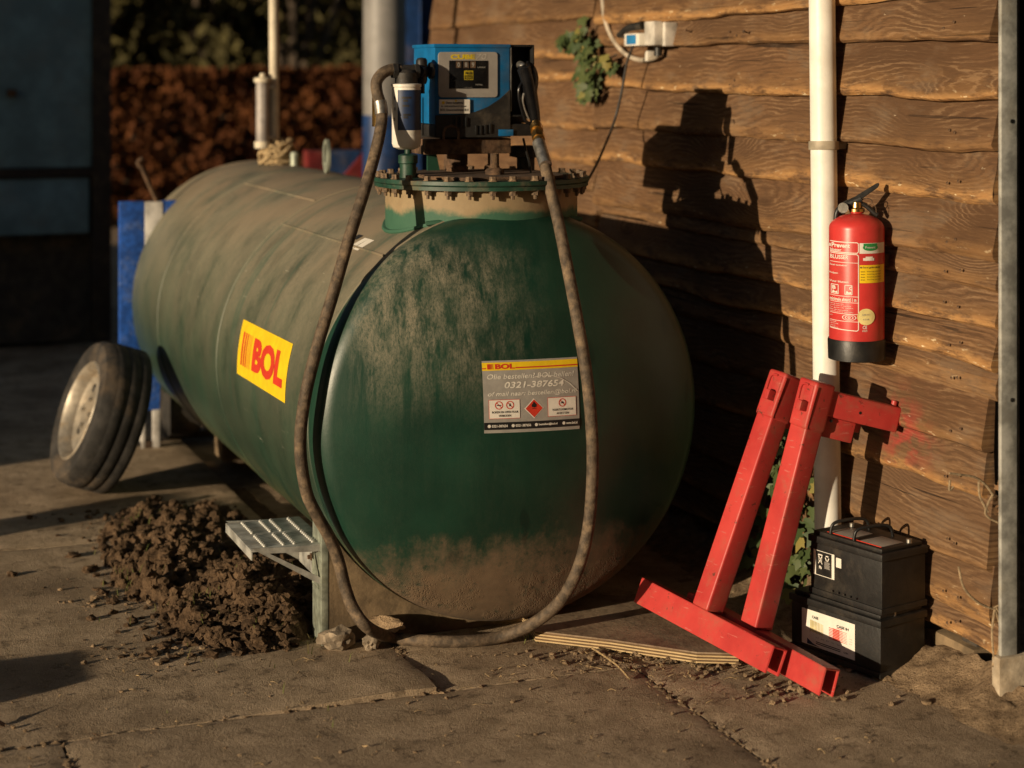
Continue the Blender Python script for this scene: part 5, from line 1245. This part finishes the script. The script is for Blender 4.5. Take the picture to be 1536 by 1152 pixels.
for px, py in ((1496, 735), (1492, 752), (1499, 765), (1503, 775), (1490, 770), (1502, 730), (1508, 728)):
    m = ivy_leaf_mesh(px); o = m.build('dead_leaf', 'dead_leaf', dv, smooth=60); o.location = G(px, py); o.scale = (.022,) * 3; o.rotation_euler = (random.uniform(.6, 2.2), random.uniform(-.8, .8), random.uniform(0, 6))

# ------------------------------------------------------------------ tyre and trailer at the left
ty0 = at(140, 742, z=0); TO = .300; TW = .195
ax = Vector((-.93, -.10, .33)).normalized()               # the rim looks out to the left
tc = ty0 + Vector((.03, .05, 0)); tc.z = TO * math.sqrt(1 - ax.z ** 2) - .0 + abs(ax.z) * TW / 2
wh = thing('car_wheel', (ty0.x, ty0.y, 0), 'worn car wheel with a silver rim leaning at the far end of the soil heap', 'wheel')
hw = TW / 2; ri = .195
m = MB(); m.lathe([(ri, -hw * .80), (ri + .02, -hw * .95), (.25, -hw * 1.04), (.282, -hw * .95), (.296, -hw * .72), (.300, -hw * .4), (.300, hw * .4), (.296, hw * .72), (.282, hw * .95), (.25, hw * 1.04), (ri + .02, hw * .95), (ri, hw * .80), (ri - .008, 0), (ri, -hw * .80)], tc, ax, 64)
tyre = m.build('tyre', 'tyre', wh)
for k in (-.5, 0, .5):
    m = MB(); m.lathe([(.3005, k * hw - .006), (.3035, k * hw - .016), (.3035, k * hw - .048), (.3005, k * hw - .052)], tc, ax, 64); m.build('tread_rib', 'tyre', tyre)
m = MB(); m.lathe([(ri + .012, hw * .90), (ri + .004, hw * .96), (ri - .012, hw * .80), (ri - .022, hw * .45), (ri - .05, hw * .30), (.11, hw * .34), (.085, hw * .50), (.05, hw * .52), (0, hw * .46)], tc, ax, 56); rim = m.build('rim', 'rim', wh)
u_ = ax.orthogonal().normalized(); v_ = ax.cross(u_)
for k in range(4):
    a_ = R(45 + 90 * k); q = tc + (u_ * math.cos(a_) + v_ * math.sin(a_)) * .055 + ax * hw * .50; m = MB(); m.rod(q, q + ax * .014, .010, n=6); m.build('wheel_nut', 'steel', rim)
for k in range(8):
    a_ = R(45 * k); q = tc + (u_ * math.cos(a_) + v_ * math.sin(a_)) * .128 + ax * hw * .315; m = MB(); m.lathe([(.020, 0), (.017, .004), (0, .005)], q, ax, 14); m.build('rim_hole', 'black', rim)
tly = 3.15
tr_ = thing('trailer', (at(215, 680, y=tly).x, tly, 0), 'small blue trailer with a white edge standing beyond the far end of the tank', 'trailer')
TLp = lambda px, py, y=tly: at(px, py, y=y)
a = TLp(180, 545); b = TLp(217, 302); c = TLp(300, 302)
m = MB(); m.box((a.x, tly, a.z), (b.x, tly + .05, b.z), .004); m.build('tailboard', 'trailer', tr_)
m = MB(); m.box((b.x + .001, tly - .004, a.z), (TLp(244, 302).x, tly + .045, b.z - .003), .003); m.build('white_edge', 'pale', tr_)
m = MB(); m.box((TLp(244, 302).x + .001, tly, a.z), (c.x, tly + .05, b.z), .003); m.box((a.x + .03, tly + .052, a.z + .02), (c.x, tly + .12, a.z + .07), .004); m.build('side_panel', 'trailer', tr_)
m = MB(); l0 = TLp(212, 610); l1 = TLp(238, 548)
m.prism([(l0.x, l0.z - .02), (TLp(218, 572).x, a.z - .001), (TLp(242, 572).x, a.z - .001), (TLp(240, 610).x, l0.z - .02)], lambda u, v, h: (u, h, v), tly + .0, tly + .05, .003); lg = m.build('leg', 'trailer', tr_)
for u0, u1 in ((212, 218), (229, 240)):
    m = MB(); q0 = TLp(u0, 612); q1 = TLp(u1, 612); m.box((q0.x, tly + .002, 0), (q1.x, tly + .048, l0.z - .018), .003); m.build('leg_foot', 'pale', tr_)
m = MB(); m.box((TLp(212, 612).x + .0, tly + .003, 0), (TLp(240, 612).x, tly + .047, .03), .003); m.build('foot_plate', 'rust', tr_)
m = MB(); m.tube([TLp(236, 304, tly + .02), TLp(226, 282, tly + .02), TLp(212, 250, tly + .02)], .011, 8, 3); m.tube([TLp(212, 252, tly + .02), TLp(207, 244, tly + .02), TLp(214, 238, tly + .02)], .012, 8, 3); m.build('handle_rod', 'rust', tr_)
m = MB(); m.rod((c.x - .12, tly + .22, .18), (c.x + .02, tly + .22, .18), .18, n=28); m.build('road_wheel', 'tyre', tr_)

# ------------------------------------------------------------------ soil, litter, grass
def hgt(x, y):
    u = (x + .72) / .34; v = (y - 1.06) / 1.02
    d = u * u + v * v; u2 = (x + .71) / .28; v2 = (y - .42) / .34
    e = .088 * max(0, 1 - d) ** .9 + .052 * max(0, 1 - u2 * u2 - v2 * v2)
    if e <= 0: return -.02
    return e * (1 + .7 * fbm(x, y, 6, 4)) + .034 * fbm(x, y, 13, 9) + .022 * fbm(x, y, 30, 2) + .012 * fbm(x, y, 70, 5, 2) - .012
n1, n2 = 150, 330; vs = []
for j in range(n2 + 1):
    for i in range(n1 + 1):
        x = -1.30 + 1.0 * i / n1; y = -.30 + 2.6 * j / n2; vs.append((x + fbm(x, y, 20, 6) * .01, y + fbm(x, y, 20, 7) * .01, max(-.03, hgt(x, y))))
m = MB(); m.add(vs, [(j * (n1 + 1) + i, j * (n1 + 1) + i + 1, (j + 1) * (n1 + 1) + i + 1, (j + 1) * (n1 + 1) + i) for j in range(n2) for i in range(n1)])
random.seed(44)
for k in range(9500):
    x = random.gauss(-.73, .19); y = random.choice((random.uniform(.06, 2.05), .07 + abs(random.gauss(0, .35)))); h_ = hgt(x, y)
    if h_ < -.015 and random.random() < .62: continue
    if x > (-.62 if y < .3 else -.42): continue
    r = .0020 + .021 * random.random() ** 6.5; m.ico((x, y, max(0, h_) + r * .1), r, 1 if r < .016 else 2, (1, random.uniform(.6, 1.2), random.uniform(.5, .95)), .55)
tag(m.build('soil_heap', 'soil', smooth=30), 'heap of dark crumbly soil clods between the slabs and the tank', 'soil heap', None, 'stuff')
m = MB(); rnd = random.Random(9)
def crumb(x, y, z, r): random.seed(int(x * 1e5) ^ int(y * 1e5)); m.ico((x, y, z + r * .3), r, 1, (1, .9, .7), .35)
for k in range(900):
    px, py = rnd.choice(((1110, 1000), (1200, 1040), (1430, 1010), (1390, 1015), (960, 985), (1060, 990), (880, 985), (240, 985), (160, 905)))
    p = at(px + rnd.gauss(0, 55), py + rnd.gauss(0, 9), z=0)
    if p.x > wallx(p.y) - .04 or p.y < -1.4: continue
    crumb(p.x, p.y, 0, .0025 + .011 * rnd.random() ** 3.5)
for k in range(750):
    y = rnd.uniform(-1.05, .9); x = wallx(y) - .06 - abs(rnd.gauss(0, .07)); crumb(x, y, 0, .003 + .018 * rnd.random() ** 3)
for k in range(500):
    x = rnd.uniform(-1.9, 1.1); y = rnd.uniform(-1.5, .0); crumb(x, y, 0, .0018 + .006 * rnd.random() ** 4)
for (a_, b_) in (((-2.2, JA), (1.9, JA)), ((-1.41, JA), (-1.41, -1.6)), ((.225, JA), (.225, -1.6)), ((-.375, .0), (-.375, JA))):   # crumbs along the joints
    for k in range(260):
        t = rnd.random(); crumb(a_[0] + (b_[0] - a_[0]) * t + rnd.gauss(0, .010), a_[1] + (b_[1] - a_[1]) * t + rnd.gauss(0, .010), -.012, .004 + .008 * rnd.random() ** 2)
tag(m.build('loose_soil', 'soil_light', smooth=30), 'crumbs of dry soil scattered over the slabs and along the wall foot', 'soil', None, 'stuff')
# soil banked along the foot of the wall
vs = []; n1, n2 = 26, 130
for j in range(n2 + 1):
    y = -1.55 + 2.7 * j / n2
    for i in range(n1 + 1):
        u = i / n1; x = wallx(y) - .30 + .30 * u
        h_ = .085 * u ** 1.8 * (1 + .6 * fbm(x, y, 7, 3)) * sm(-1.55, -1.15, y) + .012 * fbm(x, y, 25, 1) * u - .006
        vs.append((x, y, h_))
m = MB(); m.add(vs, [(j * (n1 + 1) + i, j * (n1 + 1) + i + 1, (j + 1) * (n1 + 1) + i + 1, (j + 1) * (n1 + 1) + i) for j in range(n2) for i in range(n1)])
tag(m.build('soil_bank', 'soil_light', smooth=60), 'thin bank of soil along the foot of the plank wall', 'soil', None, 'stuff')
# straw, twigs and leaf scraps
m = MB(); rnd = random.Random(17)
for k in range(150):
    px = rnd.uniform(0, 1500); py = 985 + 165 * rnd.random() ** 1.4
    if rnd.random() < .5: px, py = rnd.gauss(1000, 130), rnd.gauss(1000, 18)
    p = at(px, py, z=.003); a_ = rnd.uniform(0, 6.3); L = .008 + .035 * rnd.random() ** 2.6
    if p.x > wallx(p.y) - .08: continue
    d = Vector((math.cos(a_), math.sin(a_), 0)) * L; q = p + d * .5 + Vector((rnd.gauss(0, .005), rnd.gauss(0, .005), .003 + .004 * rnd.random()))
    m.tube([p, q, p + d], .0006 + .0008 * rnd.random(), 4, 2)
tag(m.build('straw_litter', 'straw', smooth=0), 'bits of straw and thin twigs littering the slabs', 'litter', None, 'stuff')
def twig(pts, label, mat='straw', r=.003):
    m = MB(); m.tube([at(u, v, z=zz) for u, v, zz in pts], r, 6, 5); tag(m.build('twig', mat), label, 'twig')
twig([(888, 972, .012), (908, 985, .014), (928, 1000, .010), (944, 1018, .004)], 'bent straw coloured twig on the ground in front of the plywood edge')
twig([(1014, 980, .006), (1040, 984, .008), (1066, 990, .004)], 'straight pale stalk lying along the near plywood edge')
for k, (px, py, L, lb) in enumerate(((8, 1085, .07, 'brown leaf scrap at the bottom left corner of the slabs'), (150, 1103, .03, 'tiny tan leaf scrap on the slab near the lower left joint'))):
    p = at(px, py, z=.004); o = ivy_leaf_mesh(60 + k).build('fallen_leaf', 'dead_leaf', smooth=60); o.location = p; o.scale = (L * .4, L, L); o.rotation_euler = (.5, .15, 1.1 + k); tag(o, lb, 'leaf')
m = MB(); rnd = random.Random(23)
def blade(x, y, z, h, a):
    w_ = .0016; d = Vector((math.cos(a), math.sin(a), 0)); s_ = Vector((-d.y, d.x, 0)) * w_; p = Vector((x, y, z)); q = p + d * h * .3 + Vector((0, 0, h * .7)); t = p + d * h * .8 + Vector((0, 0, h * .95))
    m.add([p - s_, p + s_, q + s_ * .7, q - s_ * .7, t], [(0, 1, 2, 3), (3, 2, 4)])
for k in range(240):
    if k % 2: x, y = rnd.gauss(-.72, .16), rnd.gauss(.55, .5)
    else:
        cx, cy_ = rnd.choice(((-.66, .12), (-1.02, .9), (-.88, .5), (-.9, 1.7), (-.6, .8))); x, y = rnd.gauss(cx, .035), rnd.gauss(cy_, .035)
    if x > -.48: continue
    blade(x, y, max(0, hgt(x, y)), rnd.uniform(.012, .04), rnd.uniform(0, 6.3))
for k in range(130): x = rnd.gauss(.12, .08); blade(x, rnd.gauss(-.10, .02), .0, rnd.uniform(.008, .03), rnd.uniform(0, 6.3))
tag(m.build('grass_tufts', 'grass', smooth=0), 'sparse green grass blades sprouting from the soil heap', 'grass', None, 'stuff')
